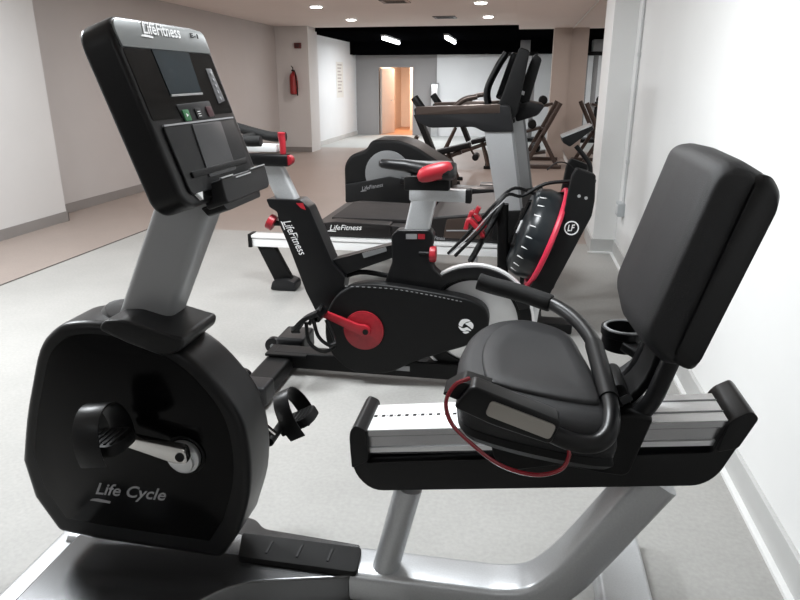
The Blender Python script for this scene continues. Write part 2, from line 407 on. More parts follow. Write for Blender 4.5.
# things on walls
c = P(294, 82, 12.2); X0 = XL
t = thing('fire_extinguisher', 'red fire extinguisher hanging on the far left pillar', 'fire extinguisher', (-4.36, 12.76, 1.1))
ex, ey = -4.36, 12.76
obj('cylinder', loft(NB(), [[V((ex+r*math.cos(a), ey+r*math.sin(a), z)) for a in [2*PI*k/20 for k in range(20)]] for r, z in ((.05, 1.1), (.075, 1.12), (.075, 1.42), (.06, 1.47), (.025, 1.5), (.02, 1.53))]), firem, t)
obj('valve', mbox((ex-.02, ey-.05, 1.53), (ex+.02, ey+.05, 1.555)), black, t, bev=.004)
obj('handle', tube(NB(), [V((ex, ey, 1.55)), V((ex, ey-.02, 1.6)), V((ex, ey-.09, 1.62))], .009), black, t)
obj('hose', tube(NB(), catmull([(ex, ey, 1.54), (ex+.06, ey-.06, 1.5), (ex+.085, ey-.06, 1.3), (ex+.08, ey-.03, 1.08)]), .011), black, t)
obj('label_panel', mbox((ex+.055, ey-.05, 1.2), (ex+.078, ey+.03, 1.36)), mat('dull_red_paper', (.35, .06, .05), .6), t)
t = thing('fire_alarm_button', 'small dark red alarm call point above the extinguisher', 'alarm', (-4.28, 12.85, 1.98))
obj('housing', mbox((-4.33, 12.80, 1.94), (-4.20, 12.85, 2.04)), mat('dark_red', (.12, .02, .02), .5), t, bev=.005)
obj('cover', mbox((-4.30, 12.794, 1.96), (-4.23, 12.80, 2.02)), mat('brown_cover', (.07, .03, .03), .5), t)
t = thing('wall_notice', 'narrow paper notice with faded lines on white back room wall', 'poster', (-4.295, 15.9, 1.3))
a0, a1 = 15.65, 16.25
obj('sheet', mbox((-4.299, a0, .98), (-4.293, a1, 1.78)), mat('notice_paper', (.66, .64, .60), .7), t, smooth=False)
bm = NB()
for k in range(9): box(bm, (-4.2935, a0+.1, 1.7-k*.075), (-4.290, a1-.12-(k*37 % 5)*.03, 1.735-k*.075))
obj('printed_lines', bm, mat('faded_print', (.42, .38, .36), .8), t, smooth=False)
t = thing('wall_socket', 'grey surface socket box on white right wall', 'socket', (XR, 5.25, 0))
q = P(616, 211, 5.3)
c = V((XR, 5.0, .42))
obj('box', mbox((XR-.05, 5.12, .36), (XR, 5.25, .46)), boxm, t, bev=.006)
obj('cover', mbox((XR-.056, 5.135, .375), (XR-.05, 5.235, .445)), conduit, t, bev=.003)
t = thing('conduit_pipe', 'thin pale vertical conduit running up right wall above the socket', 'conduit', (XR, 4.93, .46))
obj('pipe', tube(NB(), [V((XR-.012, 5.17, .46)), V((XR-.012, 5.17, ZC))], .009), conduit, t)
for z in (.75, 1.5, 2.1): obj('clip', mbox((XR-.024, 5.155, z), (XR, 5.185, z+.03)), conduit, t, bev=.002)
t = thing('locker_post', 'slim silver post standing against the white back wall', 'post', (-2.2, 17.3, 0))
obj('post', mbox((-2.28, 17.3, 0), (-2.12, 17.42, 1.28)), alu, t, bev=.01)
obj('cap', mbox((-2.29, 17.29, 1.28), (-2.11, 17.43, 1.31)), silverd, t)

# ================================================================== RECUMBENT BIKE (near)
CY = 1.40
R = thing('recumbent_exercise_bike', 'large black and silver recumbent exercise bike in front, with screen console and padded seat', 'exercise bike', (-.35, CY, 0))
fr = side(1.29)
# base frame: low tube bending up to the rail
path = catmull([(-1.19, CY, .075), (-.9, CY, .075), (-.5, CY, .075), (-.1, CY, .075), (.02, CY, .078), (.10, CY, .10), (.165, CY, .16), (.225, CY, .25), (.29, CY, .36), (.355, CY, .47)], 6)
obj('base_frame', tube(NB(), path, 0, hw=(.06, .045)), silver, R)
obj('support_tube', tube(NB(), [P(381, 584, CY-.01), P(409, 486, CY)], .035, n=24), silver, R)
def foot_bar(x0, x1, y0, y1, z1, name='stabilizer'):
    o = obj(name, mbox((x0, y0, .012), (x1, y1, z1)), silver, R, bev=.02, seg=4)
    for yy in (y0, y1):
        s = -1 if yy == y0 else 1
        obj('end_cap', mbox((x0-.004, yy-(.018 if s < 0 else -.001), .004), (x1+.004, yy+(.018 if s > 0 else -.001), z1+.003)), black, o, bev=.015, seg=3)
    return o
o = foot_bar(.265, .40, 1.06, 1.735, .085)
o = foot_bar(-1.235, -1.09, 1.09, 1.70, .105)
bm = cyl(NB(), (-1.29, 1.12, .032), (-1.29, 1.17, .032), .032)
obj('transport_wheel', bm, silverd, R, bev=.006)
fz = Frame((0, 0, 0), (1, 0, 0), (0, 1, 0))
obj('base_cover', prism(NB(), fz, rnd([(-1.165, 1.06), (-.80, 1.06), (-.66, 1.26), (-.40, 1.325), (-.37, 1.34), (-.37, 1.46), (-.66, 1.48), (-.70, 1.52), (-1.165, 1.52)], [.03, .05, .08, .04, .01, .01, .02, .04, .04]), .012, .12), polished, R, bev=.022, seg=4)
c = [G(242, 533, .135), G(362, 548, .135), G(356, 573, .135), G(238, 557, .135)]
ft = Frame((0, 0, .12), (1, 0, 0), (0, 1, 0))
stp = obj('step_pad', prism(NB(), ft, rnd([(p.x, p.y) for p in c], .012), 0, .018), rubber, R, bev=.005)
bm = NB()
for k in range(1, 4):
    u = k/4; a = c[0].lerp(c[1], u+.02); b = c[3].lerp(c[2], u+.02)
    m0 = a.lerp(b, .25); m1 = a.lerp(b, .75)
    box(bm, (m0.x-.003, m1.y, .1385), (m0.x+.003, m0.y, .141))
obj('grip_ribs', bm, panel, stp, smooth=False)
# drive housing
near = [(21, 461), (24, 420), (29, 388), (37, 350), (50, 332), (66, 324), (100, 324), (145, 337), (185, 357), (215, 385), (238, 418), (248, 456), (248, 496), (237, 536), (221, 560), (96, 541), (58, 533), (33, 498)]
pts = pix(fr, near)
pts = [tuple(q)[:2] for q in catmull([(a, b, 0) for a, b in pts[:14]], 4)]+pts[14:]
hous = obj('drive_housing', prism(NB(), fr, pts, 0, -.15), satin, R, bev=.022, seg=4)
cc = V((sum(p[0] for p in pts)/len(pts), sum(p[1] for p in pts)/len(pts)))
ins = [tuple(cc+(V(p)-cc)*.87) for p in pts]
obj('side_panel', prism(NB(), fr, ins, -.004, .0015), gloss, hous, bev=.003)
ct = fr.at(186, 454)
obj('crank_recess', ring(NB(), fr, ct, .052, .046, .003, .006), black, hous)
word('lettering', 'Life Cycle', fr, (97, 497), (168, 504), .046, greyl, hous, shear=.5, lift=.002, fat=.012)
# mast
fco = side(1.272)
hc = obj('mast_collar', prism(NB(), fco, rnd(pix(fco, [(98, 330), (102, 321), (122, 320), (172, 336), (184, 339), (182, 351), (163, 357), (128, 344)]), .016), 0, -.175), satin, R, bev=.018, seg=3)
obj('collar_ring', loft(NB(), [[V((x0+(cx*math.cos(a)), CY+cy*math.sin(a), z-(cx*math.cos(a))*.25)) for a in [2*PI*k/28 for k in range(28)]] for cx, cy, z, x0 in ((.105, .085, .74, -.90), (.105, .085, .765, -.90), (.092, .078, .785, -.895), (.080, .072, .787, -.893))]), satin, hc)
obj('mast', tube(NB(), [V((-.915, CY, .70)), V((-.715, CY, 1.12))], 0, hw=(.046, .064), up=(1, 0, 0)), mat('mast_grey', (.34, .345, .35), .4, metal=.35), R)
# console
T = V((-.771, 0, 1.452)); B = V((-.647, 0, 1.090)); vd = (T-B).normalized()
kf = Frame((B.x, CY, B.z), (0, 1, 0), vd)      # n = a x b
if kf.n.x < 0: kf = Frame((B.x, CY, B.z), (0, -1, 0), vd)
Hc = (T-B).length
out = rnd([(-.2, .02), (-.165, -.004), (.165, -.004), (.2, .02), (.2, Hc), (-.2, Hc)], [.02, .02, .02, .02, .05, .05])
con = obj('console', prism(NB(), kf, out, -.074, 0), satin, R, bev=.012, seg=3)
def kpx(*a): return [kf.at(*p) for p in a]
q = rnd([(-.188, Hc-.062), (.188, Hc-.062), (.19, Hc-.008), (-.19, Hc-.008)], [.004, .004, .04, .04])
obj('silver_bezel', prism(NB(), kf, q, -.02, .004), mat('bezel_grey', (.22, .23, .23), .35, metal=.4), con, bev=.003)
obj('upper_face', prism(NB(), kf, rnd([(-.186, .178), (.186, .178), (.186, Hc-.064), (-.186, Hc-.064)], .004), 0, .0012), gloss, con)
word('brand_lettering', 'LifeFitness', kf, (142, 34.5), (180, 39.5), .026, white, con, lift=.0045, fat=.012)
obj('model_lettering', text_bm('E-1', kf, kf.at(189, 38), kf.at(197, 39.5), .010, .1, lift=.0045), black, con, smooth=False)
obj('display', prism(NB(), kf, rnd(kpx((150, 48), (186.5, 50), (201, 94), (170, 96)), .003), -.004, .0025), screen, con)
bm = NB(); q = kpx((170, 95), (201, 93), (201.6, 95), (170.5, 97)); prism(bm, kf, q, 0, .004)
obj('display_edge', bm, alu, con, smooth=False)
obj('keypad', prism(NB(), kf, rnd(kpx((205, 69), (210, 69), (224, 101), (218, 104)), .003), 0, .003), mat('keypad_grey', (.12, .12, .125), .35), con, bev=.001)
bm = NB()
for k in range(5):
    p = kf.at(209.5+k*2.4, 74+k*6.2); disc(bm, kf, p, .004, .003, .005, n=10)
obj('keys', bm, greyl, con)
pl_ = obj('button_panel', prism(NB(), kf, rnd(kpx((175, 105), (208, 101), (217, 123), (187, 127)), .005), 0, .003), panel, con, bev=.001)
for (x, y), m, nm in (((185, 116), green, 'start_button'), ((197, 114), panel, 'program_button'), ((208, 112), mat('dark_red_key', (.06, .02, .025), .4), 'stop_button')):
    u, v = kf.at(x, y)
    bb = obj(nm, prism(NB(), kf, rnd([(u-.013, v-.012), (u+.013, v-.012), (u+.013, v+.012), (u-.013, v+.012)], .003), .003, .006), m, pl_, bev=.0012)
u, v = kf.at(197, 114); bm = NB()
for k in range(3): prism(bm, kf, [(u-.006, v-.007+k*.005), (u+.006, v-.007+k*.005), (u+.006, v-.0055+k*.005), (u-.006, v-.0055+k*.005)], .006, .0068)
obj('key_mark', bm, white, bb, smooth=False)
u, v = kf.at(185, 116)
obj('key_mark', prism(NB(), kf, [(u-.004, v-.004), (u+.005, v), (u-.004, v+.004)], .006, .0068), white, pl_, smooth=False)
# reading rack in the lower half
rk = kpx((160, 134), (245, 123), (262, 178), (186, 204))
rack = obj('reading_rack', prism(NB(), kf, rnd([(-.165, .02), (.165, .02), (.165, .165), (-.165, .165)], [.02, .02, .008, .008]), 0, .006), panel, con, bev=.003)
obj('rack_panel', prism(NB(), kf, rnd([(-.07, .045), (.07, .045), (.085, .160), (-.055, .160)], .006), .006, .0095), mat('rack_grey', (.045, .045, .048), .35), rack, bev=.002)
obj('rack_slot', prism(NB(), kf, [(-.14, .052), (.14, .052), (.14, .066), (-.14, .066)], .006, .012), black, rack, bev=.003)
obj('rack_edge', prism(NB(), kf, [(-.165, .163), (.165, .163), (.165, .1665), (-.165, .1665)], .003, .0075), greyl, rack, smooth=False)
lip = obj('lower_shelf', prism(NB(), kf, rnd([(-.085, -.02), (.17, -.02), (.185, .034), (-.07, .034)], [.015, .02, .008, .008]), -.02, .032), panel, con, bev=.006, seg=3)
bm = NB()
prism(bm, kf, [(-.07, .034), (-.01, .034), (-.01, .037), (-.07, .037)], .028, .0335); prism(bm, kf, [(.09, .034), (.18, .034), (.18, .037), (.09, .037)], .028, .0335)
prism(bm, kf, [(0, .026), (.085, .026), (.085, .029), (0, .029)], .03, .0335)
obj('shelf_edge', bm, alu, lip, smooth=False)
u, v = -.135, .014
obj('triangle_mark', prism(NB(), kf, [(u-.012, v+.008), (u+.012, v+.008), (u+.002, v-.008)], 0, .008), white, con, smooth=False)
obj('under_tray', prism(NB(), kf, rnd([(-.06, -.035), (.13, -.035), (.14, -.01), (-.08, -.01)], .01), -.035, .015), satin, con, bev=.004)
# cranks and pedals
c3 = fr.pt(*ct, 0)
obj('crank_hub', disc(disc(NB(), fr, ct, .043, .004, .020), fr, (ct[0]+.004, ct[1]-.003), .030, .020, .034), alu, R, bev=.004)
fc = side(1.24)
a, b = fc.at(182, 455), fc.at(118, 438)
arm = obj('crank_arm', prism(NB(), fc, rnd([(a[0]+.012, a[1]+.022), (a[0]+.018, a[1]-.018), (a[0]-.02, a[1]-.02), (b[0], b[1]-.010), (b[0]-.006, b[1]+.014)], .012), -.015, .010), chrome, R, bev=.004)
obj('crank_bolt', disc(NB(), fc, a, .011, .010, .014, n=16), black, arm)
def pedal(cen, n, flip=1, parent=R, strap=1.0, tilt=0, sw=.022):
    """foot plate around the pedal axle (axis Y) with hoop strap"""
    x, y, z = cen; ct_, st_ = math.cos(tilt), math.sin(tilt)
    fp = Frame((x, y, z), (ct_, 0, st_), (0, flip, 0))
    fp2 = Frame((x, y, z), (0, -flip, 0), (-st_, 0, ct_))
    pd = obj('pedal', prism(NB(), fp, rnd([(-.055, -.045), (.04, -.045), (.055, -.02), (.055, .03), (.035, .05), (-.055, .05)], .012), -.014, .014), black, parent, bev=.005)
    bm = NB()
    for k in range(6): prism(bm, fp, [(-.045+k*.016, -.035), (-.04+k*.016, -.035), (-.04+k*.016, .035), (-.045+k*.016, .035)], .014, .0165); 
    for k in range(6): prism(bm, fp, [(-.045+k*.016, -.035), (-.04+k*.016, -.035), (-.04+k*.016, .035), (-.045+k*.016, .035)], -.0165, -.014)
    obj('tread_ribs', bm, rubber, pd, smooth=False)
    bm = NB(); L = []; N = 20
    zs = fp2
    for i in range(N+1):
        an = PI*(-.12+1.24*i/N); cx, cz = .062*math.cos(an), .005+.078*strap*math.sin(an)
        L.append([bm.verts.new(V((x, y, z))+V((0, 1, 0))*(cx*(1+e))+V((-st_, 0, ct_))*(cz*(1+e))+V((ct_, 0, st_))*(sw*s)) for s, e in ((-1, 0), (1, 0), (1, .05), (-1, .05))])
    for i in range(N):
        for k in range(4): bm.faces.new([L[i][k], L[i][(k+1) % 4], L[i+1][(k+1) % 4], L[i+1][k]])
    bm.faces.new(L[0]); bm.faces.new(L[-1][::-1])
    obj('strap', bm, satin, pd, bev=.0015)
    return pd
p1 = P(104, 445, 1.16); pedal((p1.x, 1.17, p1.z), 1, tilt=.15, sw=.032, strap=1.1)
obj('pedal_axle', cyl(NB(), (p1.x, 1.17, p1.z), (p1.x, 1.245, p1.z), .009), chrome, R)
# far side
o3 = P(288, 420, 1.62)
ax = P(273, 437, 1.56)
obj('crank_arm', tube(NB(), [V((ct[0], 1.56, ct[1])), V((ax.x-.0, 1.56, ax.z))], 0, hw=(.010, .017), up=(0, 0, 1)), chrome, R)
pd = pedal((o3.x+.02, 1.66, o3.z-.02), 1, tilt=.5, sw=.026, strap=1.2)
obj('pedal_axle', cyl(NB(), (ax.x, 1.53, ax.z), (ax.x, 1.68, ax.z), .013), black, R)
# seat rail, sloping up towards the back
nf = side(1.325)
sh = rnd(pix(nf, [(349, 440), (350, 431), (355, 426), (364, 430), (367, 463), (712, 453), (728, 424), (735, 419), (751, 412), (758, 418), (718, 476), (700, 486), (372, 491), (354, 474)]), [.02, .02, .01, .004, .004, .01, .02, .02, .015, .02, .03, .03, .03, .04], 4)
shroud = obj('rail_shroud', prism(NB(), nf, sh, 0, -.155), satin, R, bev=.007, seg=3)
# aluminium rail: sloping box with a white scale
r0 = V((-.345, 0, .545)); r1 = V((.50, 0, .655)); rd = (r1-r0).normalized(); rn = V((-rd.z, 0, rd.x))
rf = Frame((r0.x, 1.33, r0.z), rd, (0, 1, 0))        # n = up
RL = (r1-r0).length
cs = [(-.045, -.075), (-.045, -.062), (-.058, -.056), (-.058, -.02), (-.066, -.014), (-.066, 0), (.066, 0), (.066, -.014), (.058, -.02), (.058, -.056), (.045, -.062), (.045, -.075)]
L = [[V((b.x, CY, b.z))+V((0, 1, 0))*y+rn*z for y, z in cs] for b in (r0+rd*.01, r1-rd*.02)]
rail = obj('seat_rail', loft(NB(), L), mat('rail_metal', (.42, .42, .43), .24, metal=.9, noise=.1, nscale=5), R, smooth=False)
bm = NB(); prism(bm, rf, [(.012, .006), (RL-.03, .006), (RL-.03, .135), (.012, .135)], -.0005, .0012)
obj('rail_top', bm, bright, rail, smooth=False)
bm = NB()
for k in range(19):
    u = .035+k*.0195; prism(bm, rf, [(u-.0042, .0705), (u+.0042, .0705), (u+.0042, .0795), (u-.0042, .0795)], .0012, .0022)
obj('position_marks', bm, black, rail, smooth=False)
bm = NB()
for k in range(19):
    u = .035+k*.0195; prism(bm, rf, [(u+.007, .074), (u+.0125, .074), (u+.0125, .0765), (u+.007, .0765)], .0012, .002)
obj('position_dashes', bm, greyl, rail, smooth=False)
bm = NB()
for v0 in (.044, .098): prism(bm, rf, [(.47, v0), (RL-.03, v0), (RL-.03, v0+.005), (.47, v0+.005)], .0012, .003)
obj('top_ridges', bm, silverd, rail, smooth=False)
sf = Frame((r0.x, 1.342, r0.z), rd, (-rd.z, 0, rd.x))
bm = NB(); prism(bm, sf, [(.02, -.060), (RL-.03, -.060), (RL-.03, -.048), (.02, -.048)], 0, .004)
obj('rail_lip', bm, alu, rail, smooth=False)
for pxs in ([(350, 446), (350, 431), (355, 425), (366, 430), (369, 460), (352, 468)], [(716, 452), (728, 424), (735, 418), (752, 411), (759, 418), (738, 448)]):
    ff = side(1.325)
    obj('end_cap', prism(NB(), ff, rnd(pix(ff, pxs), .008), .003, -.158), satin, rail, bev=.010, seg=3)
# carriage
kfn = side(1.295)
car = obj('seat_carriage', prism(NB(), kfn, rnd(pix(kfn, [(486, 424), (560, 417), (640, 414), (655, 418), (646, 438), (628, 478), (600, 474), (560, 466), (512, 472), (494, 462)]), .02), 0, -.215), black, R, bev=.012, seg=3)
obj('carriage_post', tube(NB(), [V((.05, CY, .60)), V((.05, CY, .66))], 0, hw=(.14, .10), up=(1, 0, 0)), black, R)
# seat
def plan(k, z, dx=0, dz=0):
    base_ = [(-.105, 1.30), (-.115, 1.42), (-.10, 1.56), (-.05, 1.69), (.03, 1.755), (.11, 1.745), (.165, 1.69), (.19, 1.55), (.215, 1.38), (.225, 1.22), (.205, 1.185), (.10, 1.18), (-.02, 1.195), (-.085, 1.225)]
    q = catmull([(a, b, 0) for a, b in base_], 4, True); c = V((.055, 1.45, 0)); o = []
    for p in q:
        d = c+(p-c)*k; o.append(V((d.x+dx, d.y, z+(d.x-.05)*-.10)))
    return o
seat = obj('seat_cushion', loft(NB(), [plan(.90, .625), plan(.98, .635), plan(1.0, .66), plan(.985, .685), plan(.94, .702), plan(.86, .712), plan(.80, .716)]), vinyl, R, sharp=60)
obj('seat_panel', loft(NB(), [plan(.74, .708, .012), plan(.74, .719, .012), plan(.71, .724, .012), plan(.5, .719, .014), plan(.2, .716, .014)]), vinyl2, seat, sharp=60)
obj('seat_base', loft(NB(), [plan(.62, .595), plan(.93, .60), plan(.99, .618), plan(.97, .632)]), black, R)
# wrap-round handle: near pulse grip, behind the seat, far grip
hp = catmull([P(548, 432, 1.165), P(572, 442, 1.165), P(594, 444, 1.17), P(608, 434, 1.19), P(611, 414, 1.24), P(606, 388, 1.34), P(599, 362, 1.46), P(592, 340, 1.56), P(574, 318, 1.67), P(550, 303, 1.75), P(515, 291, 1.79), P(482, 283, 1.81)], 6)
hd = obj('seat_handle', tube(NB(), hp, .0185, n=16), satin, R)
obj('hand_grip', tube(NB(), catmull([P(551, 303.5, 1.75), P(520, 293, 1.785), P(490, 285, 1.805), P(478, 281, 1.81)], 5), .0245, n=16), rubber, hd, bev=.004)
obj('handle_sleeve', tube(NB(), [P(609, 400, 1.29), P(600, 366, 1.44), P(594, 345, 1.54)], .0215, n=16), black, hd)
gfa, gfb = P(473, 396, 1.165), P(556, 428, 1.165)
gd = (gfb-gfa).normalized()
gf = Frame(gfa, gd, V((gd.z*-1, 0, gd.x)))
gl = (gfb-gfa).length
grip = obj('pulse_grip', prism(NB(), gf, rnd([(-.03, -.028), (-.012, .030), (gl, .026), (gl, -.028), (gl*.3, -.034)], .012), -.03, .022), satin, R, bev=.009, seg=3)
obj('pulse_sensor', prism(NB(), gf, rnd([(.032, -.017), (.165, -.017), (.165, .017), (.032, .017)], .010), .020, .0255), mat('brushed_sensor', (.36, .34, .31), .4, metal=.6), grip, bev=.003)
obj('grip_nose', prism(NB(), gf, rnd([(-.058, -.018), (-.028, .022), (.03, .026), (.02, -.02)], .006), -.055, .004), black, grip, bev=.006)
obj('adjusting_lever', tube(NB(), catmull([P(470, 378, 1.15), P(455, 385, 1.14), P(446, 402, 1.13), P(452, 424, 1.13), P(474, 446, 1.13), P(502, 466, 1.13), P(535, 475, 1.13), P(560, 470, 1.14), P(569, 456, 1.15), P(567, 444, 1.16)], 6), .0042, n=8), redc, R)
# backrest
bp = [(.243, .868), (.300, .812), (.340, .816), (.436, 1.145), (.430, 1.178), (.378, 1.208), (.337, 1.198)]
L = []
for y, k in ((1.195, .86), (1.205, .93), (1.225, .98), (1.26, 1.0), (1.40, 1.03), (1.54, 1.0), (1.575, .98), (1.595, .93), (1.605, .86)):
    c = V((.34, 1.02)); q = rnd([tuple(c+(V(p)-c)*k) for p in bp], .035, 4)
    L.append([V((a-(.012*(1-((y-1.4)/.2)**2)), y, b)) for a, b in q])
back = obj('backrest', loft(NB(), L), vinyl, R, sharp=60)
bp2 = [(.295, .835), (.340, .814), (.438, 1.147), (.415, 1.182), (.39, 1.182)]
L = []
for y in (1.188, 1.2, 1.6, 1.612):
    k = .92 if y in (1.188, 1.612) else 1
    c = V((.37, 1.0)); q = rnd([tuple(c+(V(p)-c)*k) for p in bp2], .02, 4)
    L.append([V((a+.004, y, b)) for a, b in q])
obj('back_shell', loft(NB(), L), satin, back, sharp=50)
for yy, s in ((1.32, 0), (1.50, 0)):
    obj('backrest_bracket', tube(NB(), catmull([(.19, yy, .60), (.25, yy, .625), (.30, yy, .68), (.325, yy, .76), (.345, yy, .84), (.36, yy, .90)], 5), .019, n=14), satin, R)
obj('bracket_plate', tube(NB(), catmull([(.17, CY, .62), (.24, CY, .65), (.30, CY, .72), (.33, CY, .86)], 4), 0, hw=(.05, .010), up=(1, 0, 0)), black, R)
# bottle holder
cb = P(625, 327, 1.66)
cupo = NB(); rr = .055
tz = cb.z
prof = [(rr-.004, -.055), (rr, -.055), (rr, -.02), (rr+.004, -.018), (rr+.004, 0), (rr-.010, 0), (rr-.012, -.05)]
L = [[V((cb.x+r*math.cos(a), 1.66+r*math.sin(a), tz+z)) for a in [2*PI*k/28 for k in range(28)]] for r, z in [(.001, -.055)]+prof+[(.001, -.05)]]
cup = obj('bottle_holder', loft(cupo, L), satin, R)
obj('holder_arm', tube(NB(), catmull([(cb.x, 1.61, tz-.03), (cb.x+.03, 1.56, tz-.05), (.22, 1.5, .62)], 5), 0, hw=(.02, .012)), black, R)
obj('holder_rim', torus(NB(), (cb.x, 1.66, tz), (1, 0, 0), (0, 1, 0), .050, .0035), silverd, cup)
obj('seat_release_lever', tube(NB(), catmull([(.20, 1.45, .63), (.225, 1.33, .67), (.25, 1.30, .70)], 4), 0, hw=(.02, .008)), satin, R)
obj('rear_cover', prism(NB(), side(1.34), rnd([(.16, .58), (.24, .58), (.275, .66), (.25, .72), (.2, .70)], .02), 0, -.12), black, R, bev=.01)

# ================================================================== INDOOR CYCLE (middle)
SY = 2.77
C = thing('indoor_cycle', 'black spinning bike with red crank disc and silver flywheel, behind the recumbent', 'exercise bike', (-.6, SY, 0))
fn = side(SY-.05)
frm = NB()
prism(frm, fn, rnd(pix(fn, [(266, 199), (300, 200), (309, 208), (322, 238), (333, 264), (345, 277), (342, 300), (334, 318), (316, 312), (306, 292), (287, 242), (279, 224), (277, 212), (269, 207)]), .008), 0, -.10)
main = obj('front_post', frm, satin, C, bev=.010, seg=3)
fl = Frame(fn.o, fn.a, fn.b)
a, b = fn.at(283, 222), fn.at(300, 256)
bm = text_bm('LifeFitness', fn, a, b, .036, .35, fat=.0, lift=.001)
A_, B_ = V(a), V(b); d_ = B_-A_; e_ = V((-d_.y, d_.x)).normalized()*.036
prism(bm, fn, [tuple(A_-d_*.04-e_*.2), tuple(A_+d_*.2-e_*.3), tuple(A_+d_*.2-e_*.2), tuple(A_-e_*.05)], .001, .0022)
obj('lettering', bm, white, main, smooth=False)
obj('post_badge', prism(NB(), fn, rnd(pix(fn, [(296, 203), (303, 203), (306, 210), (301, 208)]), .002), .001, .003), red, main)
fn2 = side(SY-.035)
obj('upper_strut', prism(NB(), side(SY-.030), rnd(pix(fn2, [(326, 262), (392, 245), (402, 240), (404, 254), (345, 275), (332, 279)]), .006), 0, -.07), satin, C, bev=.008, seg=3)
obj('strut_inlay', prism(NB(), fn2, rnd(pix(fn2, [(362, 253), (386, 247), (387, 251), (364, 258)]), .002), .0005, .003), silverd, C)
obj('seat_tube_block', prism(NB(), fn2, rnd(pix(fn2, [(391, 236), (397, 230), (430, 230), (434, 236), (430, 258), (434, 270), (448, 282), (436, 300), (396, 304), (384, 284), (392, 262)]), .010), 0, -.07), satin, C, bev=.008, seg=3)
obj('clamp_badge', prism(NB(), fn2, pix(fn2, [(406, 234), (417, 234), (417, 239), (406, 239)]), .0005, .003), alu, C)
obj('clamp_badge', prism(NB(), fn2, pix(fn2, [(418, 234), (425, 234), (425, 239), (418, 239)]), .0005, .003), redd, C)
# flywheel
fw = side(SY+.0); wc = fw.at(474, 321)
RW = .262
whl = obj('flywheel', disc(ring(NB(), fw, wc, RW, RW*.80, .014, -.014), fw, wc, RW*.81, .008, -.008), mat('brushed_flywheel', (.68, .68, .68), .3, metal=.7, noise=.12, nscale=5), C, bev=.003)
obj('flywheel_rim', ring(NB(), fw, wc, RW+.004, RW-.006, .0165, -.0165, n=64), bright, whl)
obj('flywheel_band', ring(NB(), fw, wc, RW-.008, RW*.74, .0175, -.0175, n=64), black, whl, bev=.003)
arc = NB(); ring(arc, side(SY-.03), wc, RW*.985, RW*.80, .004, -.02, n=40, a0=math.radians(20), a1=math.radians(170))
obj('wheel_guard', arc, satin, C, bev=.005)
# chain guard
fg = side(SY-.085)
gp = pix(fg, [(325, 330), (327, 312), (336, 296), (350, 287), (368, 284), (392, 286), (430, 292), (466, 299), (484, 308), (489, 322), (484, 336), (470, 345), (440, 354), (410, 364), (392, 372), (370, 374), (350, 370), (334, 357), (327, 344)])
gp = [tuple(q)[:2] for q in catmull([(a, b, 0) for a, b in gp], 4, True)]
guard = obj('chain_guard', prism(NB(), fg, gp, 0, -.075), black, C, bev=.012, seg=3)
bm = NB(); pth = [fg.at(x, y) for x, y in ((345, 286), (390, 288.5), (430, 295), (464, 302))]
L = catmull([(u, v, 0) for u, v in pth], 8)
for k in range(0, len(L)-1): 
    a, b = L[k], L[k].lerp(L[k+1], .5); prism(bm, fg, [(a.x, a.y-.002), (b.x, b.y-.002), (b.x, b.y+.001), (a.x, a.y+.001)], .0003, .002)
obj('guard_seam', bm, greyl, guard, smooth=False)
# swirl badge (round flame mark)
lc = fg.at(466, 326); bm = NB()
for pts2 in ([(-.034, .005), (-.02, .030), (.005, .034), (.018, .026), (.002, .020), (-.012, .008), (-.018, -.004)],
             [(.022, .022), (.034, .006), (.030, -.012), (.018, -.004), (.004, .006), (-.004, .012), (.010, .018)],
             [(-.034, -.004), (-.014, -.012), (.004, -.006), (.018, -.014), (.024, -.022), (.006, -.020), (-.010, -.026), (-.024, -.020)],
             [(-.014, -.030), (.002, -.026), (.016, -.028), (.004, -.036), (-.006, -.036)]):
    q = catmull([(lc[0]+a*.95, lc[1]+b*.95, 0) for a, b in pts2], 4, True); prism(bm, fg, [tuple(p)[:2] for p in q], .0005, .002)
obj('round_badge', bm, white, guard, smooth=False)
rc = fg.at(364, 330)
rdsc = obj('crank_disc', disc(disc(NB(), fg, rc, .092, .001, .010), fg, rc, .085, .010, .0125), redd, C, bev=.003)
fcr = side(SY-.115); a, b = fcr.at(366, 331), fcr.at(321, 312)
arm = obj('crank_arm', prism(NB(), fcr, rnd([(a[0]+.022, a[1]+.012), (a[0]+.020, a[1]-.020), (a[0]-.01, a[1]-.024), (b[0]+.05, b[1]-.038), (b[0]-.004, b[1]-.016), (b[0], b[1]+.016), (a[0]-.03, a[1]+.03), (a[0], a[1]+.03)], .012), -.008, .012), red, C, bev=.004)
obj('crank_bolt', disc(NB(), fcr, a, .013, .012, .016, n=16), black, arm)
# pedal with cage
pc = P(321, 314, SY-.17)
pd = obj('pedal', tube(NB(), [V((pc.x, SY-.125, pc.z)), V((pc.x, SY-.23, pc.z))], .018), satin, C)
ax = V((-.55, 0, -.83)).normalized(); pcv = V((pc.x-.02, SY-.18, pc.z+.0))
fp = Frame(pcv, (0, 1, 0), ax)
bm = ring(NB(), Frame(pcv, (0, .8, 0), ax), (0, .0), .055, .043, -.008, .008, n=18); obj('cage_plate', bm, black, pd, bev=.002)
toe = catmull([pcv+V((-.03, -.05, -.02)), pcv+V((-.02, -.05, -.11)), pcv+V((.03, -.03, -.16)), pcv+V((.075, .0, -.15)), pcv+V((.07, .03, -.12)), pcv+V((.03, .05, -.04))], 6)
obj('toe_clip', tube(NB(), toe, .0085, n=8), black, pd)
obj('toe_clip', tube(NB(), catmull([pcv+V((.0, -.05, .01)), pcv+V((.02, -.045, -.08)), pcv+V((.055, -.02, -.13)), pcv+V((.085, .0, -.13))], 6), .0085, n=8), black, pd)
